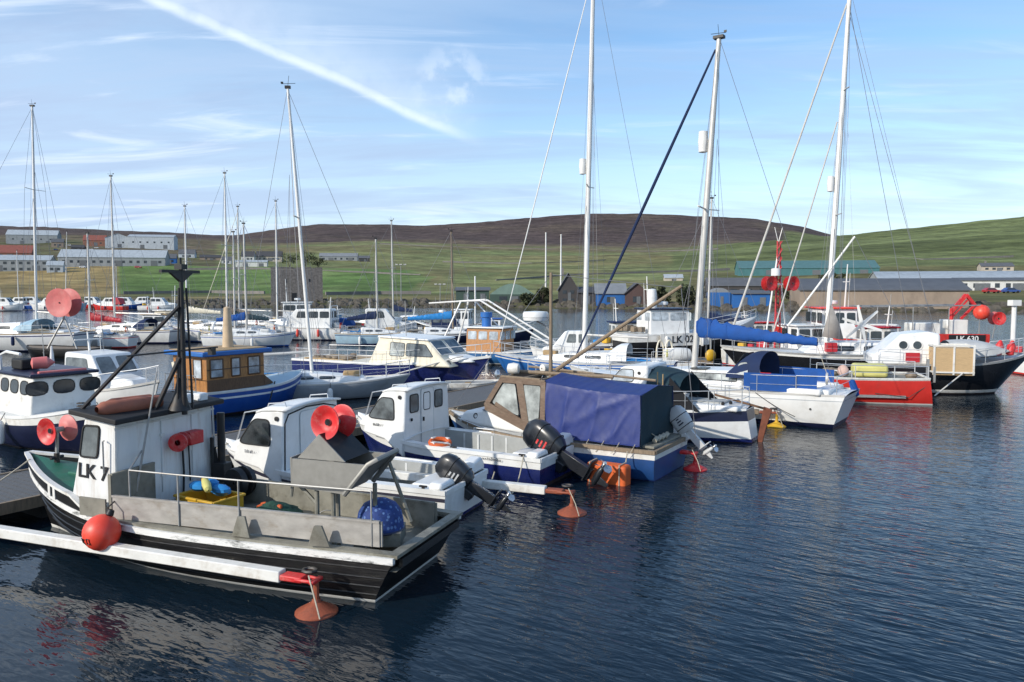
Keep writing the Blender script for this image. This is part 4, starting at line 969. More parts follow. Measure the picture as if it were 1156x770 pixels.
# loose things on it
def loose():
    q = P(131, 593, .80); q = q * (11.9 / q.y) if False else q
    p = wpt(lk7, 4.42, 1.62, .72)
    t = thing('mooring_buoy', 'round orange vinyl buoy hanging on the side of the black workboat', 'buoy', p, 160)
    MB().ball((0, 0, 0), .275, 24, sq=(1, 1, 1.02)).build('buoy_ball', orangebuoy, t)
    MB().lathe([(.04, .26), (.06, .29), (.05, .36), (.02, .37)], (0, 0, 0), (-.25, -.3, .9), 10).build('buoy_eye', textblack, t)
    # hand painted marks on the face towards the camera
    c = Vector((.10, .96, -.30)).normalized(); u = Vector((-1, .1, .0)).normalized(); v = u.cross(c) * -1
    if v.z < 0: v = -v
    mk = MB()
    def pt(a, b): return (c * .272 + u * a + v * b).normalized() * .281
    for a0, pts in ((-.13, [(0, .05), (0, -.03), (.03, -.03)]), (-.07, [(0, .05), (0, -.04)]), (-.07, [(.04, .05), (0, .0), (.04, -.04)]), (.02, [(0, .06), (0, -.03), (.035, -.03)]), (.02, [(0, .06), (.05, .06), (.05, -.04)])):
        mk.tube([pt(a0 + x, y) for x, y in pts], .007, 4)
    mk.build('painted_marks', textblack, t)
    b = thing('fish_box', 'yellow fish box full of gear on the black workboat deck', 'fish box', wpt(lk7, 3.75, .02, .60), 150)
    mb = MB()
    mb.box((0, 0, .02), (.95, .60, .04))
    for sg in (1, -1): mb.box((sg * .47, 0, .20), (.03, .62, .34)); mb.box((0, sg * .30, .20), (.95, .03, .34)); mb.box((0, sg * .32, .36), (1.0, .06, .04)); mb.box((sg * .49, 0, .36), (.05, .66, .04))
    mb.build('box_body', yellow, b, bevel=.012)
    g = thing('oilskin_bundle', 'bright blue oilskin bundle lying in the yellow fish box', 'oilskins', wpt(lk7, 3.78, -.05, .92), 150)
    rnd = random.Random(4); m2 = MB()
    for i in range(5): m2.ball((rnd.uniform(-.25, .25), rnd.uniform(-.14, .14), .08 + .03 * i), .16, 10, 0, (1.3, .8, .55))
    m2.build('oilskin', cyanplastic, g)
    gl = thing('fishing_float', 'yellow sausage float on the blue oilskins', 'float', wpt(lk7, 3.72, .12, 1.16), 120)
    MB().lathe([(.01, -.2), (.06, -.17), (.075, 0), (.06, .17), (.01, .2)], (0, 0, 0), (1, 0, .25), 12).build('float_body', paleyellow, gl)
    MB().lathe([(.06, -.0), (.06, .03)], (.17, 0, .04), (1, 0, .25), 10).build('float_cap', yellow, gl)
    n = thing('net_basket', 'dark blue net basket upside down on the workboat stern', 'basket', wpt(lk7, .32, .22, .62), 0)
    prof = [(.36, 0), (.36, .12), (.33, .28), (.25, .40), (.12, .47), (.01, .49)]
    MB().lathe(prof, (0, 0, .18), (0, 0, 1), 24).build('basket_shell', bluemesh, n)
    MB().box((0, 0, .1), (.7, .6, .2)).build('basket_crate', darkalu, n)
    MB().tube([(.365 * math.cos(q / 24 * 6.283), .365 * math.sin(q / 24 * 6.283), .2) for q in range(24)], .02, 6, closed=True).build('basket_rim', darknavy, n)
loose()
def deck_gear():
    rr = random.Random(21)
    r = thing('rope_coil', 'pale rope coil lying on the black workboat deck by the hauling tray', 'rope', wpt(lk7, 1.9, .35, .56), 0)
    for k in range(2): MB().tube([((.24 - .05 * k) * math.cos(q * .6) * (1 + .06 * rr.uniform(-1, 1)), (.24 - .05 * k) * math.sin(q * .6), .03 + .05 * k + .006 * q) for q in range(34)], .022, 5).build('rope_turns', rope if k else cyanplastic, r)
    n = thing('net_heap', 'dark green net heap beside the yellow fish box', 'net', wpt(lk7, 2.75, -.35, .52), 30)
    rows = []
    for i in range(10):
        rows.append([(.55 * (1 - (i / 9) ** 2) * math.cos(a) * (1 + .25 * noise.noise(Vector((i, math.cos(a) * 2, math.sin(a) * 2)))), .38 * (1 - (i / 9) ** 2) * math.sin(a) * (1 + .25 * noise.noise(Vector((i + 5, math.cos(a) * 2, math.sin(a) * 2)))), .34 * i / 9) for a in [2 * pi * j / 22 for j in range(22)]])
    MB().grid(rows, close=True).build('net_folds', mat('green_net', (.02, .07, .045), .85, var=.5, scale=14, bump=.8, bscale=30), n)
    for k in range(4): MB().lathe([(.01, -.06), (.045, -.04), (.05, 0), (.045, .04), (.01, .06)], (rr.uniform(-.35, .35), rr.uniform(-.2, .2), .24), (1, rr.uniform(-1, 1), .2), 10).build('net_float', orange, n)
    b = thing('bucket', 'black rubber bucket standing under the steel hauling tray', 'bucket', wpt(lk7, 1.35, .1, .53), 0)
    MB().lathe([(.01, 0), (.12, 0), (.16, .3), (.17, .3), (.15, .28), (.11, .03), (.01, .03)], (0, 0, 0), (0, 0, 1), 16).build('bucket_shell', rubber, b)
    MB().tube([(.165 * math.cos(pi * q / 10), .03, .28 + .14 * math.sin(pi * q / 10)) for q in range(11)], .006, 4).build('bucket_handle', galv, b)
deck_gear()

# ================================================================ 2. small white cabin boats (3 and 4)
def cuddy(label, pos, deg, hullbands, hullmats, stripe=None, rail_m=white, mot=None, motor_yaw=0, tilt=55, life=False, aftwin=False, L=6.0, bowz=1.06):
    t = thing('cabin_boat', label, 'cabin boat', (*pos, 0), deg)
    h = Hull(t, L, 2.2, (bowz, .74, .70), hullmats, hullbands, .3, .86, .55, .08, 5, 2.0, bowfull=1.35)
    h.rail('rub_rail', rail_m, .06, .09, -.03, .03, 0, 1, True)
    if stripe: h.stripe('side_stripe', stripe, .70, .80)
    h.deck('foredeck', white, .60, .995, -.03, .08, .02)
    h.cockpit(.03, .615, .22, .22, white, greyflr, greyflr, 0)
    # cabin: raised foredeck trunk, side with raked front, aft bulkhead
    cabin(t, 'trunk', [(3.9, .78), (5.45, .95), (5.3, 1.18), (4.72, 1.42), (3.9, 1.45)], 1.70, 1.40, white, .06, fwd=.13)
    o, W = cabin(t, 'cabin', [(3.66, .34), (4.3, .74), (5.02, .86), (4.95, 1.20), (4.38, 1.95), (4.1, 1.99), (3.66, 2.02)], 2.1, 1.86, white, .05, fwd=.06)
    rf = MB(); rows = []
    for i in range(7):
        x = 3.58 + .82 * i / 6; zz = 2.02 - .05 * (i / 6) ** 2 - (.04 if i == 6 else 0)
        rows.append([(x, k * (.95 - .05 * i / 6), zz + .07 * (1 - k * k)) for k in (-1, -.7, -.35, 0, .35, .7, 1)])
    rf.grid(rows); ro = rf.build('cabin_roof', white, t); sm = ro.modifiers.new('thick', 'SOLIDIFY'); sm.thickness = .05
    win_p = [(4.45, 1.78), (4.82, 1.30), (4.74, 1.24), (4.02, 1.24), (3.98, 1.30), (4.02, 1.78)]
    for sg in (1, -1): side_window(t, W, win_p, sg, gm=glassgrey if aftwin else glassdark, rad=.25, fr=.016)
    window(t, [(4.93, -.62, 1.30), (4.93, .62, 1.30), (4.42, .55, 1.92), (4.42, -.55, 1.92)], (.78, 0, .6), gm=glassgrey, rad=.12)
    if aftwin:
        ys = [(.76, .42), (.20, -.08), (-.30, -.64)]
        for a, b in ys: window(t, [(3.66, a, 1.42), (3.66, b, 1.42), (3.66, b, 1.86), (3.66, a, 1.86)], (-1, 0, 0), gm=glassgrey, rad=.18, fr=.016)
        window(t, [(3.655, .30, .45), (3.655, -.24, .45), (3.655, -.24, 1.96), (3.655, .30, 1.96)], (-1, 0, 0), gm=white, fm=offwhite, rad=.06, fr=.01, name='cabin_door')
        k = MB(); k.box((3.63, .22, 1.2), (.04, .04, .1)); k.box((3.63, .72, 1.25), (.03, .05, .07)); build_split(k, 'door_latch', rubber, t)
    else:
        tr = MB(); tr.tube([(3.652, .93, .5), (3.652, .90, 1.72), (3.652, .78, 1.90), (3.652, .2, 1.98), (3.652, -.4, 1.96), (3.652, -.84, 1.86), (3.65, -.96, .8)], .017, 5); tr.build('bulkhead_trim', rubber, t)
        window(t, [(3.66, -.48, 1.42), (3.66, -.74, 1.42), (3.66, -.72, 1.80), (3.66, -.48, 1.80)], (-1, 0, 0), gm=glassgrey, rad=.2, fr=.014)
        window(t, [(3.655, .42, .40), (3.655, -.30, .40), (3.655, -.30, 1.9), (3.655, .42, 1.9)], (-1, 0, 0), gm=white, fm=offwhite, rad=.1, fr=.008, name='cabin_door')
    v = MB().lathe([(.01, 0), (.045, 0), (.05, .03), (.01, .035)], (3.82, W(3.82, 1.82), 1.82), (0, 1, .1), 12).build('cabin_vent', rubber, t)
    squiggle(t, 'side_script', (4.66, W(4.6, 1.08) + .012, 1.06), (-1, 0, -.05), (0, 0, 1), .58, .075, textblack if aftwin else mat('grey_script', (.3, .3, .32), .5), seed=3 if aftwin else 5)
    # handrail on the roof, grab hoop on the foredeck
    hr = MB()
    for sg in (1, -1): hr.tube([(3.75, sg * .72, 2.02), (3.78, sg * .72, 2.13), (4.22, sg * .70, 2.08), (4.25, sg * .70, 1.99)], .014, 5)
    hr.tube([(5.35, .5, 1.0), (5.0, .55, 1.82), (4.2, .62, 1.98)], .016, 5)
    hr.build('grab_rail', railsteel, t)
    if False: pf = rails(t, 'bow_rail', [(5.3, .45, 1.02), (5.75, .2, 1.1), (5.95, 0, 1.12), (5.75, -.2, 1.1), (5.3, -.45, 1.02)], .32, .012, mid=False)
    sr = MB()
    for sg in (1, -1): sr.tube([(2.9, sg * 1.0, .75), (2.9, sg * 1.0, .84), (2.3, sg * 1.02, .83), (2.3, sg * 1.02, .73)], .013, 5)
    build_split(sr, 'side_grab_rail', railsteel, t)
    # transom well, thwart and engine
    sw = MB(); sw.box((.55, 0, .52), (.5, 1.5, .44)); sw.build('stern_seat', white, t, bevel=.05)
    q = MB(); q.prism([(.02, -1.0, .70), (.02, -.35, .70), (.02, -.45, .95), (.02, -.85, 1.0), (.02, -.98, .85)], (.28, 0, 0)); q.prism([(.02, 1.0, .70), (.02, .35, .70), (.02, .45, .84), (.02, .95, .84)], (.28, 0, 0)); build_split(q, 'transom_quarter', white, t, bevel=.05)
    cl = MB()
    for x, y in ((.4, .98), (.4, -.98), (2.2, 1.03)): cl.box((x, y, .77), (.16, .04, .03)); cl.box((x, y, .745), (.05, .04, .05))
    build_split(cl, 'cleat', darksteel, t)
    rib = MB()
    for i in range(6): rib.box((1.0 + .42 * i, -.86, .5), (.05, .03, .4))
    build_split(rib, 'cockpit_rib', offwhite, t)
    if mot: outboard(t, (-.05, mot[0], mot[1]), tilt, mot[2], motorblack, yaw=motor_yaw, stripe=redplastic if aftwin else motorgrey)
    return t, h
b3, b3h = cuddy('white cabin boat with dark side window behind the black workboat', (-.93, 15.0), 157.5, [('z', .02, 0), ('z', .08, 1), ('f', .45, 2), ('f', .75, 2), ('f', 1, 2)], [antifoul, navy, white], mat('thin_dark_stripe', (.03, .03, .05), .4), mot=(.0, .46, 1.05), tilt=56, motor_yaw=4, bowz=.98, L=6.1)
b4, b4h = cuddy('white cabin boat with navy hull and three aft cabin windows', (1.05, 17.66), 151, [('z', .02, 0), ('z', .08, 0), ('f', .40, 1), ('f', .66, 1), ('f', 1, 2)], [antifoul, navy, white], None, mot=(.0, .42, 1.45), tilt=60, motor_yaw=-6, aftwin=True)
squiggle(b4, 'quarter_letters', (1.5, 1.075, .575), (-1, 0, 0), (0, 0, 1), .62, .07, textblack, seed=9)
rope_line(b4, 'stern_rope', (.35, 1.0, .76), (.2, 2.2, .42), .5, .014)
rope_line(b3, 'stern_rope', (.3, -.98, .78), (.2, -1.9, .42), .45, .014)
def lifering():
    t = thing('lifebelt', 'orange lifebelt lying on the navy cabin boat gunwale', 'lifebelt', wpt(b4, 2.7, .86, .80), 20)
    MB().tube([(.23 * math.cos(q / 20 * 6.283), .17 * math.sin(q / 20 * 6.283), .05 * math.sin(q / 20 * 6.283)) for q in range(20)], .06, 8, closed=True).build('ring', orange, t)
    bn = MB()
    for a in (.5, 2.1, 3.7, 5.2): bn.box((.23 * math.cos(a), .17 * math.sin(a), .05 * math.sin(a)), (.06, .13, .135), rot=Matrix.Rotation(a, 3, 'Z'))
    build_split(bn, 'ring_band', white, t)
lifering()

# ================================================================ 3. boat under the blue tarpaulin
def tarpboat():
    t = thing('covered_boat', 'white boat under a blue tarpaulin with brown framed windscreen', 'boat', (4.55, 18.0, 0), 147.7)   # stern a metre behind the tarpaulin
    h = Hull(t, 6.75, 2.75, (1.0, .74, .72), [blueanti, deepblue, oldwhite], [('z', .02, 0), ('z', .06, 1), ('f', .5, 1), ('f', .72, 1), ('f', 1, 2)], .4, .8, .6, .1, 5, 2.0, bowfull=1.4, x0=.85)
    h.rail('rub_rail', sparwood, .08, .09, -.02, .04, 0, 1, True)
    h.deck('deck', offwhite, 0, .995, .04, .05, .02)
    cabin(t, 'coachroof', [(3.9, .74), (6.75, .80), (6.55, 1.12), (5.2, 1.36), (3.9, 1.40)], 2.1, 1.75, white, .08, fwd=.12)
    for x in (6.1,):
        for sg in (1, -1): MB().lathe([(.01, 0), (.07, 0), (.08, .02), (.05, .03)], (x, sg * (.69), 1.03), (0, sg, .2), 14).build('porthole', rubber, t)
    MB().prism([(5.9, .72, 1.22), (4.2, 1.0, .98), (4.2, .85, 1.4), (5.5, .62, 1.36)], (0, -1.3, .0)).build('coachroof_cover', mat('grey_nonslip', (.17, .20, .23), .8, var=.2), t)
    # windscreen: brown wooden frame with pale vinyl lights
    A = [(3.72, .78), (3.85, 2.12), (5.02, 2.12), (5.48, 1.44)]
    def Y(z): return 1.16 - .10 * (z - .8)
    for sg in (1, -1):
        fr = MB()
        def q(x, z): return (x, sg * Y(z), z)
        for a, b, w in (((3.75, .78), (3.8, 2.14), .14), ((3.75, 2.12), (5.05, 2.12), .14), ((5.05, 2.12), (5.5, 1.42), .13), ((5.5, 1.42), (3.75, .80), .22), ((4.5, 2.12), (4.25, 1.05), .20), ((5.2, 1.5), (4.2, 1.02), .1)):
            fr.bar(q(*a), q(*b), w, .05, up=(0, 1, 0))
        o = fr.build('windscreen_frame', brownwood, t)
        p1 = [q(4.62, 2.04), q(4.99, 2.04), q(5.32, 1.50), q(4.45, 1.22)]; p2 = [q(3.86, 2.04), q(4.40, 2.04), q(4.20, 1.10), q(3.88, 1.0)]
        for pp in (p1, p2): window(t, pp, (0, sg, .1), gm=glasspale, fm=rubber, rad=.12, fr=.01)
    fs = MB()
    for y in (-1.0, -.34, .34, 1.0): fs.bar((5.50, y, 1.42), (5.06, y * .98, 2.12), .10, .06, up=(1, 0, 0))
    fs.bar((5.06, -1.04, 2.14), (5.06, 1.04, 2.14), .1, .1); fs.bar((5.5, -1.1, 1.42), (5.5, 1.1, 1.42), .1, .1); build_split(fs, 'windscreen_front', brownwood, t)
    for y in (-.67, 0, .67): window(t, [(5.48, y - .29, 1.46), (5.48, y + .29, 1.46), (5.09, y + .28, 2.07), (5.09, y - .28, 2.07)], (.85, 0, .5), gm=glasspale, rad=.08)
    # tarpaulin with folds
    rows = []; N_ = 80; rnd = random.Random(2)
    def fold(u, z):
        d = (u * 2.0 + z * 1.5); return .010 * noise.noise(Vector((d * 2.2, u * .5, 1))) + .008 * noise.noise(Vector((d * 5, z * .8, 4))) + .004 * noise.noise(Vector((u * 8, z * 8, 9)))
    def crease(u, z):                       # pulled folds running up towards the aft top corner
        a = math.atan2(2.1 - z, u + .10); k = a * 7 + .8 * noise.noise(Vector((u * 1.3, z * 1.3, 2))); r = 1 - abs(math.sin(k)); r2 = 1 - abs(math.sin(u * 4.2 + z * .8 + noise.noise(Vector((u, z, 8)))))
        return (.055 * r ** 2.2 * min(1, (u + .1) / .8) * max(0, 1 - u / 2.9) + .035 * r2 ** 3 * min(1, u / 1.5)) * min(1, (2.0 - z) * 4)
    top = [(x, y) for x, y in ((0, 0),)]
    path = [(1.13 - .006 * i, .80 + 1.2 * (i / 18)) for i in range(19)] + [(1.02 - 2.04 * i / 14, 2.0 + .13 * (1 - abs(1 - 2 * i / 14))) for i in range(1, 14)] + [(-1.02 - .008 * i, 2.0 - 1.2 * i / 10) for i in range(11)]
    for i in range(N_ + 1):
        u = 2.68 * i / N_; row = []
        for y, z in path:
            f = fold(u, z); side = 1 if z < 1.9999 else 0
            sg = 1 if y > 0 else -1
            rise = .14 * u / 2.68 * (z - .78) / 1.2
            sagt = -.05 * math.sin(pi * u / 2.68) if not side else 0
            row.append((1.16 + u, y + sg * side * (f + crease(u, z)), z + rise + (sagt + f * .8 if not side else 0)))
        rows.append(row)
    MB().grid(rows).build('tarpaulin', tarpmat, t, sharp=50)
    br = rows[0]; mb = MB(); k = len(br)
    bk = []
    for j in range(9):
        rr = []
        for i in range(11):
            y = 1.08 - 2.14 * i / 10; zt = 2.0 + .12 * (1 - abs(1 - 2 * i / 10)); z = .74 + (zt - .74) * j / 8; rr.append((1.17 + .035 * noise.noise(Vector((y * 3, z * 2, 5))), y, z))
        bk.append(rr)
    mb.grid(bk); mb.build('aft_curtain', greencloth, t, sharp=60)
    ls = MB()
    for i in range(7): u = 1.25 + .4 * i; ls.tube([(u, 1.17, .86), (u + .06, 1.27, .70), (u + .16, 1.30, .60)], .008, 4)
    for y in (-.8, -.3, .3, .8): ls.tube([(1.14, y, .82), (1.0, y * 1.03, .72)], .008, 4)
    build_split(ls, 'tarpaulin_lashing', rope, t)
    MB().tube([(1.18 + .2 * i, 1.165 + .01 * math.sin(i * 2), .815 + .012 * math.sin(i * 1.3)) for i in range(14)], .016, 5).build('tarpaulin_hem', tarpmat, t)
    # wooden roof rack and spar lying on top
    rk = MB(); rk.tube([(2.5, -.3, 2.22), (5.15, .2, 2.26)], .05, 8); rk.tube([(1.6, -.95, 2.12), (5.3, -.75, 2.30)], .035, 6); rk.bar((3.9, 1.0, 2.19), (5.1, .95, 2.2), .09, .06)
    for x in (3.9, 4.5, 5.05): rk.bar((x, -1.0, 2.18), (x, 1.0, 2.18), .06, .05)
    build_split(rk, 'roof_spar', sparwood, t)
    gr = MB(); gr.lathe([(.02, -.18), (.13, -.14), (.16, 0), (.13, .14), (.02, .18)], (5.05, .45, 2.36), (1, .3, 0), 14); gr.lathe([(.02, -.12), (.1, -.1), (.11, .1), (.02, .12)], (4.4, -.1, 2.36), (.3, 1, 0), 12); build_split(gr, 'roof_fender', oldwhite, t)
    lp = MB(); lp.lathe([(.02, -.02), (.12, 0), (.13, .08), (.06, .13)], (5.28, .78, 2.22), (.8, .6, 0), 16); lp.tube([(5.1, .7, 2.1), (5.26, .76, 2.22)], .02, 5); lp.build('spotlight', chrome, t)
    gx = MB()
    for sg in (1, -1): gx.tube([(4.0, sg * 1.28, .82), (5.6, sg * 1.18, .84), (6.7, sg * .7, .92)], .016, 5)
    for x, y in ((4.3, 1.27), (5.2, 1.22), (6.2, .95)):
        for sg in (1, -1): gx.tube([(x, sg * y, .72), (x, sg * y, .85)], .014, 5)
    build_split(gx, 'side_grab_rail', railsteel, t)
    outboard(t, (.80, -.98, .76), 40, .95, motorgrey, yaw=0, stripe=darknavy)
    st = MB(); st.box((1.02, 0, .78), (.3, 1.9, .06)); st.build('stern_locker', darkalu, t, bevel=.01)
    ft = MB(); ft.tube([(1.0, .6 - .12 * i, .87 + .05 * (i % 2)) for i in range(8)], .06, 7); ft.build('coiled_rope', rope, t)
    rope_line(t, 'stern_rope', (.9, -.6, .8), (1.15, .4, 1.0), .1, .014)
    return t
b6 = tarpboat()
def fender_block():
    t = thing('foam_fender', 'big worn orange foam fender block against the covered boat', 'fender', wpt(b6, 1.72, 1.60, .0), 147.7)
    MB().box((0, 0, .15), (1.0, .36, .60)).build('fender_body', orange, t, bevel=.07, seg=3)
    b = MB()
    for x in (-.35, .4): b.tube([(x, -.2, .47), (x, .19, .47), (x, .19, -.1)], .016, 5)
    b.tube([(-.35, -.18, .46), (-.35, -.26, .72)], .014, 5); build_split(b, 'fender_lashing', rope, t)
fender_block()
# rig and radome of the covered boat
def b6_rig():
    t = b6
    m = MB().tube([(4.17, 0, 2.1), (4.17, 0, 4.9)], [.055, .04], 8).build('mast', sparwood, t)
    MB().tube([(4.0, 0, 2.35), (.6, 0, 4.55)], [.055, .04], 8).build('derrick', sparwood, t)
    MB().lathe([(.02, -.12), (.32, -.11), (.34, -.04), (.34, .07), (.31, .12), (.02, .14)], (4.58, .1, 3.75), (0, 0, 1), 26).build('radome', white, m)
    MB().lathe([(.343, -.035), (.343, -.028)], (4.58, .1, 3.75), (0, 0, 1), 26).build('radome_seam', textblack, m)
    MB().tube([(4.17, 0, 3.3), (4.3, .04, 3.5), (4.55, .1, 3.62)], .025, 6).build('radome_bracket', galv, m)
    w = MB(); w.tube([(4.17, 0, 4.85), (.62, 0, 4.5)], .008, 4); w.tube([(4.17, 0, 4.85), (7.4, 0, 1.05)], .008, 4); w.tube([(.62, 0, 4.52), (.2, .0, .9)], .010, 4); build_split(w, 'stay', wire, t)
b6_rig()

def cleats(t, h, ts=(.1, .9)):
    mb = MB()
    for q in ts:
        for sg in (1, -1): x, y, z = h.sheer(q, sg, .12); mb.box((x, y, z + .05), (.18, .04, .03)); mb.box((x, y, z + .02), (.06, .04, .05))
    build_split(mb, 'cleat', darksteel, t)
def lifelines(t, h, t0, t1, n=7, hh=.6, m=None):
    for sg in (1, -1):
        rails(t, 'guard_rail', [Vector(h.sheer(t0 + (t1 - t0) * i / (n - 1), sg, .06)) for i in range(n)], hh, .011, m=m)
def pulpit(t, h, q0=.86, hh=.62):
    p = [h.sheer(q, 1, .05) for q in (q0, .94)] + [(h.L - .02, 0, h.z(1))] + [h.sheer(q, -1, .05) for q in (.94, q0)]
    rails(t, 'pulpit', p, hh, .014)
def pushpit(t, h, q1=.10, hh=.62):
    p = [h.sheer(q1, 1, .06), h.sheer(.02, 1, .08), h.sheer(.02, -1, .08), h.sheer(q1, -1, .06)]
    rails(t, 'pushpit', p, hh, .015)

def fenders(t, h, xs, m=None, side=(1, -1)):
    for sg in side:
        for q in xs:
            x, y, z = h.sheer(q, sg); r = .11
            f = MB().lathe([(.02, -.32), (.08, -.30), (r, -.22), (r, .22), (.08, .30), (.02, .34)], (x, y + sg * (r + .03), z - .45), (0, 0, 1), 12)
            o = f.build('fender', m or mastwhite, t); MB().tube([(x, y + sg * (r + .03), z - .15), (x, y, z + .08)], .012, 4).build('lanyard', darkrope, o)
# ================================================================ 4. double ended motor sailer (7)
def motorsailer():
    t = thing('cabin_boat', 'white and navy double ended cabin boat with wooden rudder and dark green sprayhood', 'cabin boat', (7.15, 22.3, 0), 148)
    h = Hull(t, 7.8, 2.7, (1.35, .86, .98), [antifoul, navy, white, darknavy], [('z', .02, 0), ('z', .12, 1), ('f', .66, 2), ('f', .98, 3), ('f', 1, 2)], .5, .30, .7, -.25, 4, 2.1, tmax=.42, bowfull=1.4)
    h.rail('toe_rail', white, .06, .07, .0, .02); h.deck('deck', white, 0, .99, .0, .06, .02)
    cabin(t, 'coachroof', [(3.2, .85), (6.3, .98), (6.0, 1.28), (4.6, 1.5), (3.2, 1.52)], 1.8, 1.45, white, .08, fwd=.12)
    o, W = cabin(t, 'wheelhouse', [(3.05, .8), (4.5, 1.3), (4.35, 1.52), (3.9, 2.08), (3.05, 2.14)], 1.9, 1.65, white, .07)
    side_window(t, W, [(4.25, 1.62), (3.92, 2.0), (3.5, 2.0), (3.5, 1.62)], 1, gm=glasslight, rad=.2); side_window(t, W, [(4.25, 1.62), (3.92, 2.0), (3.5, 2.0), (3.5, 1.62)], -1, rad=.2)
    MB().lathe([(.01, 0), (.05, 0), (.05, .02), (.01, .02)], (3.32, W(3.3, 1.9), 1.9), (0, 1, .1), 10).build('cabin_vent', rubber, t)
    window(t, [(3.05, .55, 1.5), (3.05, .15, 1.5), (3.05, .15, 2.0), (3.05, .55, 2.0)], (-1, 0, 0), gm=glasslight, rad=.1)
    window(t, [(4.4, -.6, 1.55), (4.4, .6, 1.55), (3.98, .55, 2.02), (3.98, -.55, 2.02)], (.7, 0, .6), gm=glassgrey, rad=.1)
    rows = []
    for i in range(9):
        a = i / 8; x = 3.06 - 1.05 * a; zt = 2.06 - .20 * a ** 2; rows.append([(x, .95 * math.cos(pi * j / 10), 1.15 + (zt - 1.15) * math.sin(pi * j / 10) ** .55) for j in range(11)])
    MB().grid(rows).build('sprayhood', greencloth, t)
    sc = MB(); sc.prism([(2.30, .98, 1.86), (2.36, .98, .9), (1.35, 1.05, .9)], (0, -.02, 0)); sc.prism([(2.30, -.98, 1.86), (2.36, -.98, .9), (1.35, -1.05, .9)], (0, .02, 0)); build_split(sc, 'side_curtain', blackcloth, t)
    h2 = MB(); h2.box((1.3, 0, 1.0), (1.9, 1.4, .16)); h2.build('cockpit_seat', white, t, bevel=.05); MB().box((1.5, 0, 1.10), (1.3, .7, .05)).build('cockpit_well', greyflr, t)
    cg = MB(); rnd = random.Random(8)
    for i in range(5): cg.lathe([(.02, -.05), (.05, -.03), (.05, .03), (.02, .06)], (rnd.uniform(.5, 1.9), rnd.uniform(-.6, .6), 1.12), (0, 0, 1), 8)
    build_split(cg, 'deck_fitting', darksteel, t)
    ti = MB(); ti.bar((-.30, 0, .98), (1.25, .0, 1.30), .06, .06); ti.build('tiller', darkwood, t, bevel=.01)
    rd = MB(); rd.prism([(-.22, -.03, 1.05), (-.46, -.03, .98), (-.30, -.03, .42), (-.14, -.03, -.3), (-.0, -.03, -.3)], (0, .06, 0)); rd.build('rudder', mat('rudder_wood', (.16, .045, .02), .5, var=.3, scale=6), t, bevel=.01)
    pushpit(t, h, .14, .58); pulpit(t, h); lifelines(t, h, .12, .85, 8, .58); cleats(t, h)
    MB().tube([(3.3, .3, 2.1), (3.25, .3, 3.6)], .012, 5).build('aerial', galv, t)
    ld = MB(); ld.tube([(2.6, 1.15, .95), (2.62, 1.12, 2.0)], .02, 5); ld.tube([(2.45, 1.15, .95), (2.45, 1.12, 1.95)], .02, 5); build_split(ld, 'boat_hook', teak, t)
    return t
motorsailer()

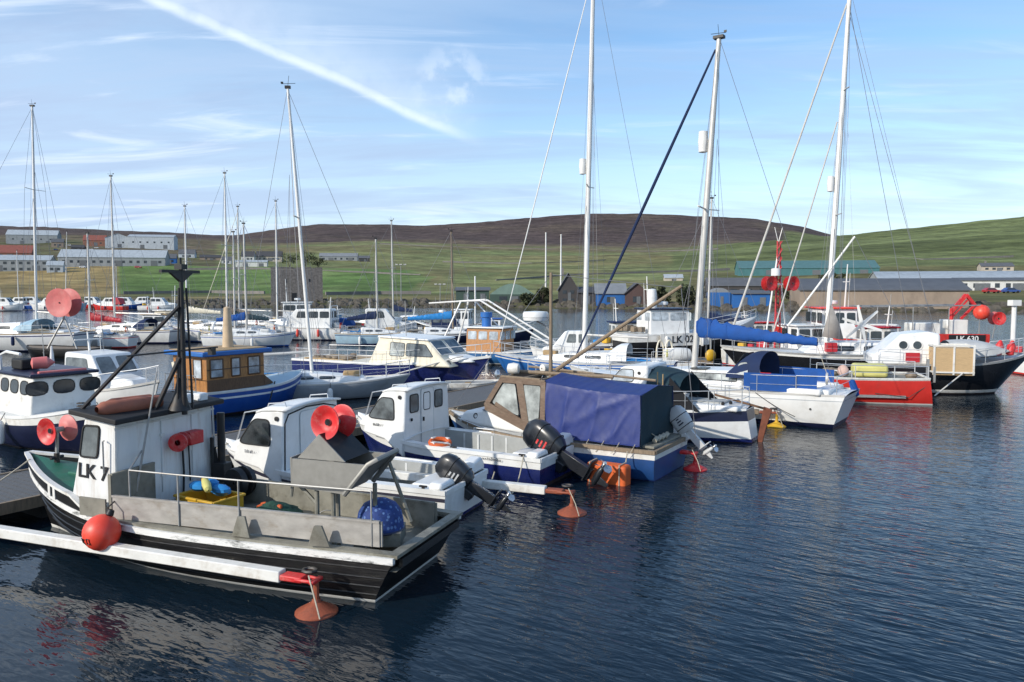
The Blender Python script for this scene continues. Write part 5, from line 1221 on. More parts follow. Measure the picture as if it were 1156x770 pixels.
# ================================================================ 5. white sailing yacht with blue sail cover (8)
def yacht8():
    t = thing('sailing_yacht', 'white sailing yacht with bright blue sail cover and blue cockpit dodgers', 'sailing yacht', (10.75, 25.0, 0), 144)
    h = Hull(t, 10.4, 3.2, (1.32, 1.02, 1.08), [darknavy, white, mat('pale_grey_line', (.4, .42, .44), .4)], [('z', .02, 0), ('z', .16, 0), ('f', .84, 1), ('f', .865, 2), ('f', 1, 1)], .5, .66, 1.2, .55, 4.5, 2.1, tmax=.45, bowfull=1.3, nst=24)
    h.rail('toe_rail', mastgrey, .04, .06, .02, .01); h.deck('deck', white, .0, .995, .0, .07, .02)
    o, W = cabin(t, 'coachroof', [(2.9, 1.05), (7.9, 1.15), (7.4, 1.38), (5.5, 1.58), (3.1, 1.66), (2.9, 1.62)], 2.2, 1.75, white, .09, fwd=.10)
    side_window(t, W, [(5.25, 1.30), (5.2, 1.48), (3.15, 1.54), (3.1, 1.30)], 1, gm=glasspale, rad=.1); side_window(t, W, [(5.25, 1.30), (5.2, 1.48), (3.15, 1.54), (3.1, 1.30)], -1, rad=.1)
    window(t, [(4.9, .75, 1.625), (4.3, .75, 1.645), (4.3, .3, 1.65), (4.9, .3, 1.63)], (0, 0, 1), gm=glassdark, rad=.1, name='deck_hatch')
    rc = MB()
    rc.box((1.55, 1.0, 1.16), (2.5, .5, .22)); rc.box((1.55, -1.0, 1.16), (2.5, .5, .22)); rc.box((.35, 0, 1.14), (.5, 2.0, .2)); build_split(rc, 'cockpit_coaming', white, t, bevel=.06)
    MB().box((1.6, 0, 1.10), (2.2, 1.4, .04)).build('cockpit_sole', greyflr, t)
    # sprayhood: windscreen window and canvas
    rows = []
    for i in range(8):
        a = i / 7; x = 3.45 - 1.15 * a; zt = 1.66 + .66 * math.sin(min(1, a * 1.35) * pi / 2)
        rows.append([(x, 1.12 * math.cos(pi * j / 12), 1.45 + (zt - 1.45) * math.sin(pi * j / 12) ** .5) for j in range(13)])
    sp = MB().grid(rows).build('sprayhood', navycloth, t)
    window(t, [(3.15, 1.085, 1.55), (3.05, .96, 1.95), (2.72, .99, 2.02), (2.66, 1.12, 1.55)], (0, .95, .25), gm=glasspale, rad=.3, fm=navycloth, off=.02)
    window(t, [(3.38, .6, 1.62), (3.38, -.6, 1.62), (2.98, -.55, 2.2), (2.98, .55, 2.2)], (.8, 0, .6), gm=glasspale, rad=.15, off=.05)
    wd = MB(); rows = []
    for sg in (1,):
        for i in range(11):
            x = .45 + 2.25 * i / 10; y0 = h.y_at(x, 1.1) - .05; rows.append([(x, y0 + .025 * noise.noise(Vector((x * 2, z * 2, 3))), z) for z in (1.12, 1.28, 1.44, 1.60, 1.70)])
        wd.grid(rows)
    rows2 = [[(x, -y, z) for x, y, z in r] for r in rows]; wd.grid(rows2); wd.build('cockpit_dodger', bluecloth, t)
    rig(t, 5.05, 1.6, 13.25, .115, mastgrey, aft=(.1, 0, 1.1), beam=1.5, spread=(.49,), jib=((10.1, 0, 1.75), (4.45, 0, 12.85), navycloth, .062), boom=((4.95, 0, 2.85), (.75, 0, 2.72)), cover=(bluecloth, .46, .14), lean=.72, radar=9.7, spw=.95)
    MB().tube([(.8, 0, 2.7), (.15, .3, 1.15)], .012, 4).build('mainsheet', rope, t)
    pushpit(t, h, .12, .62); pulpit(t, h); lifelines(t, h, .12, .87, 8, .6); cleats(t, h)
    ls = MB(); ls.lathe([(.16, -.04), (.2, -.03), (.2, .03), (.16, .04)], (.2, .9, 1.6), (1, .2, 0), 16); ls.build('winch', mastgrey, t)
    f = MB(); f.lathe([(.02, -.3), (.10, -.26), (.12, 0), (.10, .26), (.02, .3)], (-.25, -.85, 1.15), (.3, .15, 1), 12); f.build('stern_fender', bluecloth, t)
    og = MB(); og.ball((.15, -1.0, 1.7), .17, 10, 0, (1.1, .7, 1.2)); og.build('horseshoe_buoy', mat('faded_pink_cover', (.55, .38, .32), .8), t)
    w2 = MB()
    for y in (.45, -.4): w2.lathe([(.02, 0), (.09, 0), (.07, .1), (.09, .16), (.02, .17)], (3.0, y, 1.68), (0, 0, 1), 12)
    build_split(w2, 'deck_winch', chrome, t)
    MB().lathe([(.01, 0), (.035, 0), (.035, .01), (.01, .01)], (.62, h.y_at(.62, .62) + .0, .62), (0, 1, 0), 10).build('skin_fitting', rubber, t)
    rope_line(t, 'mooring_rope', (2.3, 1.45, 1.05), (.8, 2.2, .5), .05, .014, darkrope)
    return t
yacht8()

# ================================================================ generic boats, each with its own size, colours and gear
def yacht(label, pos, deg, L, top, hull=white, stripe=navy, mx=.55, beam=None, cover=None, jib=None, mm=None, name='sailing_yacht', cat='sailing yacht', group=None, cabinm=white, radar=None, lean=.1, spread=(.52,), fb=1.0, detail=True, hood=None, mr=.075):
    t = thing(name, label, cat, (pos[0], pos[1], 0), deg, group); B = beam or L * .31
    h = Hull(t, L, B, (fb * 1.25, fb * .92, fb * 1.0), [antifoul, stripe, hull], [('z', .03, 0), ('z', .13, 1), ('f', .85, 2), ('f', .91, 1), ('f', 1, 2)], .4, .68, L * .1, L * .04, 4.5, 2.1, bowfull=1.3, nst=16)
    h.deck('deck', offwhite if hull is not white else white, 0, .99, 0, .06, .02)
    o, W = cabin(t, 'coachroof', [(L * .30, fb * .9), (L * .76, fb * 1.0), (L * .72, fb * 1.22), (L * .5, fb * 1.45), (L * .30, fb * 1.55)], B * .68, B * .52, cabinm, .07, fwd=.11)
    if detail:
        for sg in (1, -1):
            for q in (.36, .48): side_window(t, W, [(L * (q + .09), fb * 1.16), (L * (q + .09), fb * 1.32), (L * q, fb * 1.34), (L * q, fb * 1.16)], sg, rad=.25, fm=False)
        h.rail('toe_rail', teak if stripe is navy else mastgrey, .04, .06, .02, .01)
        pulpit(t, h); pushpit(t, h); lifelines(t, h, .12, .86, 6)
        MB().box((L * .16, 0, fb + .06), (L * .22, B * .5, .16)).build('cockpit_coaming', cabinm, t, bevel=.04)
    if hood:
        rows = []
        for i in range(6):
            a = i / 5; x = L * (.33 - .11 * a); rows.append([(x, B * .36 * math.cos(pi * j / 10), fb * 1.1 + (.35 + .45 * math.sin(min(1, a * 1.3) * pi / 2)) * math.sin(pi * j / 10) ** .5) for j in range(11)])
        MB().grid(rows).build('sprayhood', hood, t)
    fenders(t, h, (.3, .55), random.Random(label).choice([mastwhite, navycloth, mastwhite, cream]))
    if detail:
        rr = random.Random(label + 'c')
        MB().box((L * .66, rr.uniform(-.2, .2), fb * 1.38), (.7, .5, .26)).build('liferaft_case', rr.choice([white, offwhite, teak]), t, bevel=.06)
        for k in range(rr.randint(2, 4)): MB().tube([(L * rr.uniform(.1, .3) + .13 * math.cos(q), rr.uniform(-.02, .02) + B * .3 * (-1) ** k + .13 * math.sin(q), fb + .12 + .012 * q) for q in [i * .7 for i in range(18)]], .022, 5).build('coiled_rope', rr.choice([rope, darkrope, cyanplastic]), t)
        for sg in (1, -1): MB().lathe([(.02, 0), (.08, 0), (.06, .1), (.08, .15), (.02, .16)], (L * .24, sg * B * .3, fb + .1), (0, 0, 1), 10).build('winch', chrome, t)
        MB().lathe([(.14, -.04), (.19, -.03), (.19, .03), (.14, .04)], (.1, B * .25, fb + .5), (1, .1, 0), 14).build('lifebuoy', rr.choice([orange, paleyellow, white]), t)
    z0 = fb * 1.4; bz = z0 + .9
    rig(t, L * mx, z0, top, mr, mm or mastwhite, fore=(L * .98, 0, fb * 1.3), aft=(.05, 0, fb), beam=B * .46, spread=spread, boom=((L * mx - .1, 0, bz), (L * .12, 0, bz - .1)), cover=(cover, .35, .16) if cover else None,
        jib=((L * .97, 0, fb * 1.6), (L * mx - lean, 0, top - .5), jib, .032) if jib else None, lean=lean, radar=radar, wr=.011 if pos[1] > 45 else .008, spw=B * .3)
    return t, h
def motorboat(label, pos, deg, L, hull=white, stripe=navy, cab=(.35, .72), ch=1.3, cabm=white, roofm=None, gm=None, fb=.9, canopy=None, arch=False, mast=0, name='motor_boat', cat='motor boat', nwin=2, flat=False, decky=None, rail_=True, wr=.15, beam=None, group=None, top=None, radar=False):
    t = thing(name, label, cat, (pos[0], pos[1], 0), deg, group); B = beam or L * .33
    h = Hull(t, L, B, (fb * 1.45, fb * .95, fb * .92), [antifoul, stripe, hull, top or hull], [('z', .03, 0), ('z', .11, 1), ('f', .5, 2), ('f', .74, 2), ('f', 1, 3)], .4, .84, L * .09, .05, 5, 2.1, bowfull=1.3, nst=16)
    h.rail('rub_rail', white if hull is not white else mastgrey, .05, .08, -.03, .02, 0, 1, True); h.deck('deck', decky or offwhite, 0, .99, .02, .05, .02)
    a, b = cab[0] * L, cab[1] * L; zt = fb + ch
    if flat: pr = [(a, fb * .8), (b, fb * .8), (b, zt - .05), (a, zt)]
    else: pr = [(a, fb * .8), (b + ch * .55, fb * .9), (b + ch * .5, fb + ch * .36), (b, zt - .04), (a + .1, zt), (a, zt - .05)]
    if not flat: cabin(t, 'fore_cabin', [(a, fb * .8), (L * .88, fb * 1.1), (L * .84, fb + .38), (b + .2, fb + ch * .42), (a, fb + ch * .4)], B * .72, B * .56, cabm, .07, fwd=.1)
    o, W = cabin(t, 'wheelhouse', pr, B * .74, B * .64, cabm, .05)
    if roofm is not None or flat: MB().box(((a + b) / 2, 0, zt + .03), (b - a + .3, B * .74, .09)).build('roof', roofm or cabm, t, bevel=.03)
    g = gm or glassdark; zl, zh = fb + ch * .50, fb + ch * .86
    span = b - a - .2
    for sg in (1, -1):
        for i in range(nwin):
            x0 = a + .12 + span * i / nwin; x1 = x0 + span / nwin - .14; k = .15 if (i == nwin - 1 and not flat) else 0
            side_window(t, W, [(x1 + k, zl), (x1, zh), (x0, zh), (x0, zl)], sg, gm=g, rad=wr, fm=rubber if wr > .2 else False)
    if flat:
        for y in (-.3, 0, .3): window(t, [(b, (y - .12) * B * .95, zl), (b, (y + .12) * B * .95, zl), (b, (y + .12) * B * .95, zh), (b, (y - .12) * B * .95, zh)], (1, 0, 0), gm=g, rad=max(wr, .12), fm=rubber if wr > .2 else False)
    else:
        dx, dz = -ch * .5, ch * .60
        for y in (-.155, .155):
            p = lambda q, yy: (b + ch * .5 - ch * .5 * q, yy * B, fb + ch * .36 + (ch * .60) * q)
            window(t, [p(.12, y - .13), p(.12, y + .13), p(.88, y + .12), p(.88, y - .12)], (.77, 0, .64), gm=g, rad=.15, fm=False)
    for y in (-.2, .2): window(t, [(a, (y - .12) * B, zl), (a, (y + .12) * B, zl), (a, (y + .12) * B, zh), (a, (y - .12) * B, zh)], (-1, 0, 0), gm=g, rad=.12, fm=False)
    if canopy is not None:
        MB().prism([(a + .1, 0, zt + .04), (a - L * .16, 0, zt - .1), (a - L * .24, 0, fb + .25), (a + .1, 0, fb + .1)], (0, B * .72, 0)).build('canopy', canopy, t, bevel=.05).location = (0, -B * .36, 0)
    fenders(t, h, (.25, .5), random.Random(label).choice([mastwhite, navycloth, orangebuoy, mastwhite]))
    rr = random.Random(label + 'c')
    MB().tube([(a + .4, B * .2, zt), (a + .3, B * .2, zt + rr.uniform(1.2, 2.2))], .014, 4).build('aerial', galv, t)
    for k in range(rr.randint(2, 5)):
        s_ = rr.uniform(.18, .42); MB().box((rr.uniform(.3, max(a - .3, .5)), rr.uniform(-.3, .3) * B, fb + s_ / 2), (s_ * 1.5, s_, s_), rot=Matrix.Rotation(rr.uniform(0, 3), 3, 'Z')).build('deck_box', rr.choice([clutter, cyanplastic, oldwhite, yellow, darkalu, redlamp, sparwood]), t, bevel=.03)
    MB().tube([(L * .8 + .16 * math.cos(q), .16 * math.sin(q), fb * 1.2 + .012 * q) for q in [i * .7 for i in range(18)]], .025, 5).build('coiled_rope', rr.choice([rope, darkrope]), t)
    if rail_: pulpit(t, h, .62, .5)
    if mast:
        m = MB(); m.tube([(a + .3, 0, zt), (a + .2, 0, zt + mast)], [.05, .03], 6); m.bar((a + .25, -.5, zt + mast * .6), (a + .25, .5, zt + mast * .6), .05, .04); m.tube([(a + .25, .45, zt), (a + .2, .45, zt + mast * .8)], .012, 4); m.build('mast', mastwhite, t)
    if arch:
        ac = MB(); ac.tube([(a - .1, B * .36, fb), (a - .1, B * .34, zt + .25), (a - .1, -B * .34, zt + .25), (a - .1, -B * .36, fb)], .04, 6); ac.build('radar_arch', white, t)
    if radar: MB().lathe([(.02, -.1), (.3, -.09), (.32, 0), (.3, .1), (.02, .12)], ((a + b) / 2, 0, zt + .35), (0, 0, 1), 16).build('radome', white, t); MB().tube([((a + b) / 2, 0, zt), ((a + b) / 2, 0, zt + .3)], .05, 6).build('radome_post', white, t)
    return t, h, W

# ---- left side, near
def leftboat():
    t, h, W = motorboat('white fishing boat with navy hull and five rounded cabin windows', (-15.9, 24.0), -36, 6.3, darknavy, darknavy, (.18, .62), 1.05, oldwhite, darknavy, glassdark, 1.0, flat=True, nwin=4, top=oldwhite, rail_=False, name='fishing_boat', cat='fishing boat', beam=2.5, wr=.4)
    cl = MB(); rnd = random.Random(1)
    cl.lathe([(.02, -.3), (.16, -.26), (.18, .1), (.02, .3)], (3.1, -.2, 2.35), (.3, 1, 0), 12); cl.build('roof_buoy', pinkplastic, t)
    MB().box((2.2, -.3, 2.28), (.7, .5, .3)).build('roof_box', rubber, t, bevel=.05)
    MB().tube([(1.8, -.8, 2.05), (1.8, -.8, 2.55), (2.0, -.7, 2.65), (2.9, -.7, 2.62)], .045, 7).build('roof_hoop', white, t)
    MB().lathe([(.01, 0), (.07, 0), (.05, .35), (.02, .6)], (2.75, .2, 2.2), (0, 0, 1), 10).build('horn', white, t)
    MB().box((3.85, 0, 2.12), (.12, 1.3, .12)).build('roof_pad', pinkplastic, t, bevel=.03)
leftboat()
t, h, W = motorboat('white cabin cruiser with raked two pane windscreen behind the left fishing boat', (-17.9, 29.6), -32, 7.0, white, navy, (.36, .60), 1.25, white, None, glassgrey, .95, nwin=1, mast=.7)
MB().prism([(2.9, -1.06, .98), (4.2, -1.0, .98), (4.1, -.93, 1.26), (3.0, -.98, 1.26)], (0, .1, 0)).build('rolled_cover', cream, t, bevel=.03)
def woodboat():
    t = thing('wooden_cabin_boat', 'bright blue boat with varnished wooden cabin and blue roof', 'cabin boat', (-11.5, 26.5, 0), 56)
    h = Hull(t, 5.4, 2.5, (1.18, .88, .86), [antifoul, white, blue], [('z', .03, 0), ('z', .10, 0), ('f', .70, 2), ('f', .78, 1), ('f', .93, 2), ('f', 1.0, 1)], .4, .75, .25, .0, 5, 2.2, bowfull=1.4)
    h.rail('rub_rail', white, .06, .07, .0, .02); h.deck('deck', lightblue, 0, .99, .0, .05, .02)
    a, b, w, z0, z1 = .35, 2.75, 1.95, .85, 2.15
    MB().box(((a + b) / 2, 0, (z0 + z1) / 2), (b - a, w, z1 - z0)).build('cabin', orangewood, t, bevel=.02)
    MB().prism([(b, -w / 2, .9), (b + .5, -w / 2 + .1, .95), (b, -w / 2, 1.3)], (0, w - .1, 0)).build('cabin_front', darkwood, t)
    rf = MB(); rf.box(((a + b) / 2, 0, z1 + .07), (b - a + .5, w + .36, .16)); rf.build('roof', midblue, t, bevel=.03); MB().box(((a + b) / 2, 0, z1 + .165), (b - a + .2, w + .1, .03)).build('roof_top', teak, t)
    for y0, y1 in ((.75, .25), (-.25, -.72)): window(t, [(a, y0, 1.2 if y0 > 0 else 1.35), (a, y1, 1.2 if y0 > 0 else 1.35), (a, y1, 2.02), (a, y0, 2.02)], (-1, 0, 0), gm=glasslight, rad=.05, fm=darkwood, fr=.03)
    for x0, x1 in ((.5, 1.0), (1.35, 1.7), (2.05, 2.55)):
        for sg in (1, -1): window(t, [(x0, sg * w / 2, 1.38), (x1, sg * w / 2, 1.38), (x1, sg * w / 2, 2.02), (x0, sg * w / 2, 2.02)], (0, sg, 0), gm=glasslight, rad=.05, fm=darkwood, fr=.03)
    pn = MB()
    for sg in (1, -1): pn.box(((a + b) / 2, sg * (w / 2 + .006), 1.1), (b - a - .04, .012, .42)); pn.box(((a + b) / 2, sg * (w / 2 + .006), 1.66), (b - a - .04, .012, .04))
    build_split(pn, 'cabin_panel', darkwood, t)
    hs = MB(); hs.bar((a - .03, .95, 1.7), (a - .03, .8, 1.75), .06, .3); hs.build('cabin_lamp', cream, t)
    MB().lathe([(.20, 0), (.16, .75), (.12, 1.45), (.02, 1.5)], (2.0, .1, 2.32), (0, 0, 1), 14).build('roof_post', mat('bare_plaster_post', (.55, .42, .28), .8, var=.2), t)
    rl = MB()
    for i in range(5): rl.tube([(-.02, -.9 + .45 * i, .9), (-.02, -.9 + .45 * i, 1.5)], .014, 5)
    rl.tube([(-.02, -.9, 1.5), (-.02, .9, 1.5)], .016, 5); rl.build('stern_rail', galv, t)
    dr = MB(); dr.tube([(3.2, -1.0, 1.0), (2.6, -1.45, .4)], .025, 6); build_split(dr, 'boat_hook', rubber, t)
woodboat()
q = P(325, 455)
t, h = yacht('white decked grey sided sailing yacht with single tall mast in front of the navy cruiser', (-11.2, 31.0), 8, 7.0, 12.5, greyhull, greyhull, .43, 2.5, mm=mastwhite, lean=.75, fb=.70, mr=.07, spread=(.55,))

# ---- navy hulled cream cruiser
def cruiser():
    t = thing('cabin_cruiser', 'cream topped cabin cruiser with navy hull and raked windscreen', 'cabin cruiser', (-10.3, 39.0, 0), -28)
    h = Hull(t, 10.6, 3.2, (1.45, 1.02, .98), [antifoul, white, navy], [('z', .03, 0), ('z', .12, 1), ('f', .5, 2), ('f', .95, 2), ('f', 1, 1)], .5, .8, 1.1, 0, 5, 2.0, bowfull=1.25, nst=22)
    h.rail('rub_rail', white, .06, .10, .0, .03, 0, 1, True); h.deck('deck', cream, 0, .99, .0, .06, .02)
    o, W = cabin(t, 'saloon', [(4.7, .9), (9.3, 1.0), (9.0, 1.25), (8.75, 1.42), (7.95, 2.16), (5.5, 2.24), (5.25, 2.18)], 2.6, 2.15, cream, .08)
    cabin(t, 'fore_cabin', [(7.2, 1.0), (10.0, 1.2), (9.8, 1.34), (9.0, 1.46), (7.2, 1.5)], 2.0, 1.6, white, .09, fwd=.14)
    MB().prism([(5.2, 1.16, 2.21), (8.05, 1.16, 2.13), (8.0, 1.16, 2.21), (5.25, 1.16, 2.30)], (0, -2.32, 0)).build('saloon_roof', white, t, bevel=.03)
    for sg in (1, -1):
        side_window(t, W, [(6.75, 1.40), (6.75, 1.98), (5.95, 2.02), (5.95, 1.40)], sg, gm=glasspale, rad=.1)
        side_window(t, W, [(8.35, 1.42), (7.88, 1.96), (6.85, 1.99), (6.85, 1.42)], sg, gm=glassgrey, rad=.1)
        window(t, [(9.2, sg * 1.06, 1.12), (8.4, sg * 1.22, 1.12), (8.4, sg * 1.19, 1.28), (9.1, sg * 1.04, 1.28)], (0, sg, .2), gm=glassdark, rad=.2)
    for y in (-.56, .56): window(t, [(8.67, y - .5, 1.50), (8.67, y + .5, 1.50), (8.02, y + .46, 2.10), (8.02, y - .46, 2.10)], (.76, 0, .65), gm=glassgrey, rad=.1, fm=mastwhite)
    MB().box((2.1, 0, 1.05), (3.0, 2.1, .06)).build('cockpit_sole', teak, t)
    g = MB(); rnd = random.Random(9)
    for i in range(14): g.ball((rnd.uniform(.6, 3.6), rnd.uniform(-1, 1), 1.12), rnd.uniform(.08, .2), 8, 0, (1.5, 1, .7))
    build_split(g, 'cockpit_gear', clutter, t)
    pulpit(t, h, .74, .6); lifelines(t, h, .30, .72, 9, .6); cleats(t, h); pushpit(t, h, .3, .55)
    MB().tube([(6.3, -.4, 2.2), (6.25, -.4, 3.9)], .018, 5).build('aerial', galv, t)
    sp = MB(); sp.tube([(9.6, -.7, 1.5), (6.7, -2.4, .6)], .035, 6); sp.build('boat_pole', mastgrey, t)
    sk = thing('dinghy', 'small grey white dinghy floating under the navy cruiser bow', 'dinghy', (-2.9, 33.6, 0), 8)
    hh = Hull(sk, 2.6, 1.2, (.42, .34, .34), [greyhull, oldwhite], [('z', .03, 0), ('f', .5, 0), ('f', 1, 1)], .1, .8, .2, 0, 4, 2)
    hh.rail('gunwale', oldwhite, .05, .05, 0, .02, 0, 1, True); hh.cockpit(.02, .8, .05, .1, oldwhite, greyhull, greyhull); MB().box((1.0, 0, .27), (.25, 1.0, .03)).build('thwart', teak, sk)
cruiser()
# ---- tan wheelhouse, blue hull, white gantry
t, h, W = motorboat('blue hulled fishing boat with tan wooden wheelhouse and white pole gantry', (-4.6, 47.5), -24, 8.2, mat('worn_blue_hull', (.015, .10, .26), .5, var=.2, dirt=(.05, .14, .2)), white, (.30, .58), 1.35, orangewood, white, glasslight, .78, flat=True, nwin=3, name='fishing_boat', cat='fishing boat')
g = MB()
for sg in (1, -1): g.tube([(.8, sg * 1.1, 1.0), (1.9, sg * .5, 3.7), (3.2, sg * .5, 3.75)], .06, 6); g.tube([(3.2, sg * .5, 3.75), (7.6, sg * .6, 1.3)], .055, 6)
g.tube([(-.6, 0, 3.55), (3.3, 0, 3.8)], .05, 6); g.tube([(2.4, .5, 3.75), (2.4, -.5, 3.75)], .06, 6); g.tube([(2.4, .4, 3.7), (4.0, .5, 2.1)], .04, 6); g.tube([(2.6, 0, 2.3), (2.6, 0, 5.2)], .05, 6)
build_split(g, 'gantry', mastwhite, t)
MB().lathe([(.05, 0), (.28, 0), (.28, .6), (.36, .62), (.36, .9), (.05, .92)], (3.5, -.3, 2.15), (0, 0, 1), 14).build('funnel', midblue, t)

# ---- far rows
yacht('white sailing yacht cut by the left edge with spreader mast', (-30.9, 54.9), 176, 12.5, 17.3, white, navy, .26, 3.6, mm=mastwhite, fb=1.35, lean=.35, spread=(.62,), hood=lightblue, mr=.09)
def workraft():
    t = thing('work_barge', 'dark low work barge with pair of pink net hauler discs', 'barge', (-26.6, 49.5, 0), 175)
    h = Hull(t, 5.0, 2.4, (.75, .6, .6), [rubber, black], [('z', .03, 0), ('f', .5, 1), ('f', 1, 1)], .3, .95, .2, 0, 6, 5)
    h.rail('gunwale', darksteel, .1, .1, 0, .02, 0, 1, True); h.deck('deck', sparwood, 0, .98, .02)
    fr = MB(); fr.tube([(1.2, .6, .6), (2.2, .3, 2.6)], .06, 6); fr.tube([(3.2, .6, .6), (2.2, .3, 2.6)], .06, 6); fr.tube([(2.2, .3, 2.5), (2.2, .3, 3.4)], .07, 6); fr.build('hauler_frame', galv, t)
    hauler(t, (2.25, .2, 3.55), (.05, 1, 0), .92, .72, pinkplastic, pinkplastic)
workraft()
yacht('white sailing yacht with slim mast left in the far row', (-27.6, 62.6), 172, 9.0, 13.6, white, navy, .58, mm=mastgrey, fb=1.1, hood=navycloth, lean=.1)
yacht('white sailing yacht with tallest mast in the far row', (-20.6, 63.2), 170, 8.6, 13.9, white, blue, .36, mm=mastwhite, fb=1.15, cover=clutter)
yacht('white sailing yacht with short mast behind the far row', (-26.3, 72.0), 178, 8.5, 12.1, white, navy, .5, mm=mastwhite, cover=cream)
yacht('far white sailing yacht moored beside the white trawler', (-23.0, 76.5), 170, 9, 12.6, white, blue, .5, mm=mastgrey, jib=cream)
yacht('sailing yacht with pale mast moored in front of the stone tower', (-19.5, 74.0), 175, 8.5, 12.8, lightblue, navy, .38, mm=mastwhite)
yacht('white sailing yacht moored before the middle pasture', (-9.0, 77.0), 172, 8.8, 11.2, white, navy, .34, mm=mastgrey, lean=-.1, cover=navycloth)
t, h, W = motorboat('white trawler with pale blue hull and stepped white wheelhouse', (-25.8, 78.0), 10, 8.5, mat('pale_blue_hull', (.2, .38, .55), .4), white, (.30, .62), 1.7, white, white, glassdark, 1.3, flat=True, mast=2.4, name='trawler', cat='trawler', radar=True)
motorboat('white motor yacht with long band of dark windows', (-14.6, 66.4), 174, 7.2, white, navy, (.12, .55), 1.55, white, None, glassdark, 1.15, arch=True, mast=1.0, nwin=3)
motorboat('white motor boat with bright blue sloping cockpit canopy', (-12.6, 68.5), 178, 5.2, white, greyhull, (.5, .72), .9, white, None, glassdark, .9, canopy=bluecloth, nwin=1)
motorboat('white angling boat with tall square wheelhouse left of the long blue cover', (-14.2, 68.8), 4, 5.6, white, white, (.20, .52), 1.65, white, None, glassdark, 1.0, nwin=1, mast=.9)
motorboat('white cruiser with dark blue cockpit cover in the far row', (-8.4, 66.0), 3, 6.0, white, blue, (.25, .55), 1.2, navycloth, white, glassgrey, .95, nwin=2, radar=True)
yacht('low white sailing yacht with light blue sail cover in the far row', (-9.2, 61.0), 4, 7.5, 9.0, darknavy, white, .6, cover=cyanplastic, fb=.9, mm=sparwood)
motorboat('dark blue launch with black deck gear in the far row', (-4.2, 62.0), 0, 6.0, darknavy, white, (.30, .55), 1.1, white, blue, glassdark, .9, nwin=2, flat=True)

for args in (('small white sailing boat with red sail cover left of the far pontoon', (-28.6, 57.6), 176, 6.4, 8.6, white, redhull, .5, redlamp), ('small white sailing boat with blue sail cover right of the pink discs', (-23.4, 58.6), 4, 6.8, 9.4, white, blue, .45, bluecloth), ('cream hulled small sailing boat among the far row', (-18.4, 60.4), 174, 6.5, 8.9, cream, navy, .55, greencloth), ('pale blue small sailing boat in front of the white motor yacht', (-13.8, 60.8), 4, 6.2, 8.4, lightblue, navy, .5, navycloth)):
    lab, ps, dg, L_, tp_, hm, sm_, mx_, cv = args
    yacht(lab, ps, dg, L_, tp_, hm, sm_, mx_, mm=mastgrey, cover=cv, fb=.9, lean=.05)
motorboat('white motor boat with brown deck gear at the start of the far row', (-33.5, 66.0), 4, 6.5, white, navy, (.3, .6), 1.2, white, teak, glassdark, 1.0, nwin=2, mast=1.6)
motorboat('green hulled fishing boat with cream wheelhouse in the far row', (-27.5, 68.0), 178, 7.0, mat('green_hull', (.02, .10, .06), .4), white, (.3, .55), 1.4, cream, white, glassdark, 1.1, flat=True, nwin=2, mast=2.2, name='fishing_boat', cat='fishing boat')
motorboat('white day boat with open cockpit behind the light blue sail cover', (-6.5, 70.5), 176, 5.6, white, blue, (.4, .65), 1.1, white, None, glassgrey, .9, nwin=1, mast=.8)
motorboat('black fishing boat with white wheelhouse beyond the white gantry', (-1.5, 66.0), 172, 7.0, black, white, (.3, .5), 1.5, white, white, glassdark, 1.1, flat=True, nwin=2, mast=2.0, name='fishing_boat', cat='fishing boat')
# ---- middle distance behind the tarpaulin
motorboat('navy hulled motor boat with grey cover left of the black LK 020 boat', (4.4, 48.6), 8, 6.6, darknavy, white, (.3, .6), 1.3, offwhite, navycloth, glassgrey, 1.0, nwin=2, mast=1.5)
yacht('white sailing yacht with slender grey mast behind the red lattice mast', (17.0, 50.5), 172, 8.0, 10.4, white, navy, .5, mm=mastgrey, cover=navycloth, fb=1.05)
motorboat('grey hulled work launch moored behind the wind generator', (22.5, 42.6), 174, 6.5, greyhull, white, (.2, .45), 1.3, oldwhite, redlamp, glassdark, 1.0, flat=True, nwin=2, mast=1.2)
yacht('blue hulled sailing yacht with tallest centre mast and big round radar reflector', (7.6, 36.6), 162, 9.0, 20.2, midblue, white, .47, mm=mastwhite, radar=10.4, lean=.35, fb=.92, spread=(.43,), mr=.13, hood=white, cabinm=white, jib=mastwhite)
motorboat('grey decked open boat with white wheelhouse beyond the covered boat', (5.9, 41.3), 168, 5.0, white, greyhull, (.35, .60), 1.3, white, None, glassgrey, .9, nwin=2, mast=1.2)
motorboat('black hulled fishing boat with dark blue roof lettered LK 020', (6.6, 46.6), 14, 9.2, black, oldwhite, (.16, .44), 1.35, white, darknavy, glasslight, 1.85, flat=True, nwin=2, top=oldwhite, mast=2.0, name='fishing_boat', cat='fishing boat', radar=True)
lk = [o for o in bpy.data.objects if o.get('label') == 'black hulled fishing boat with dark blue roof lettered LK 020'][0]
MB().bar((1.9, -1.575, 1.38), (5.1, -1.545, 1.46), .03, .74).build('number_board', oldwhite, lk)
text_part('registration_letters', 'LK 020', .60, (3.5, -1.585, 1.42), (1, .01, .03), (0, 0, 1), textblack, lk, .01)
MB().lathe([(.05, 0), (.32, 0), (.26, 1.3), (.05, 1.35)], (1.9, -.3, 3.1), (0, 0, 1), 14).build('funnel', white, lk)
motorboat('white boat with orange cabin sides and red roof behind the blue sail cover', (13.6, 50.5), 8, 6.2, white, redhull, (.25, .58), 1.2, oldwhite, redhull, glassgrey, 1.0, flat=True, nwin=3, mast=.8)
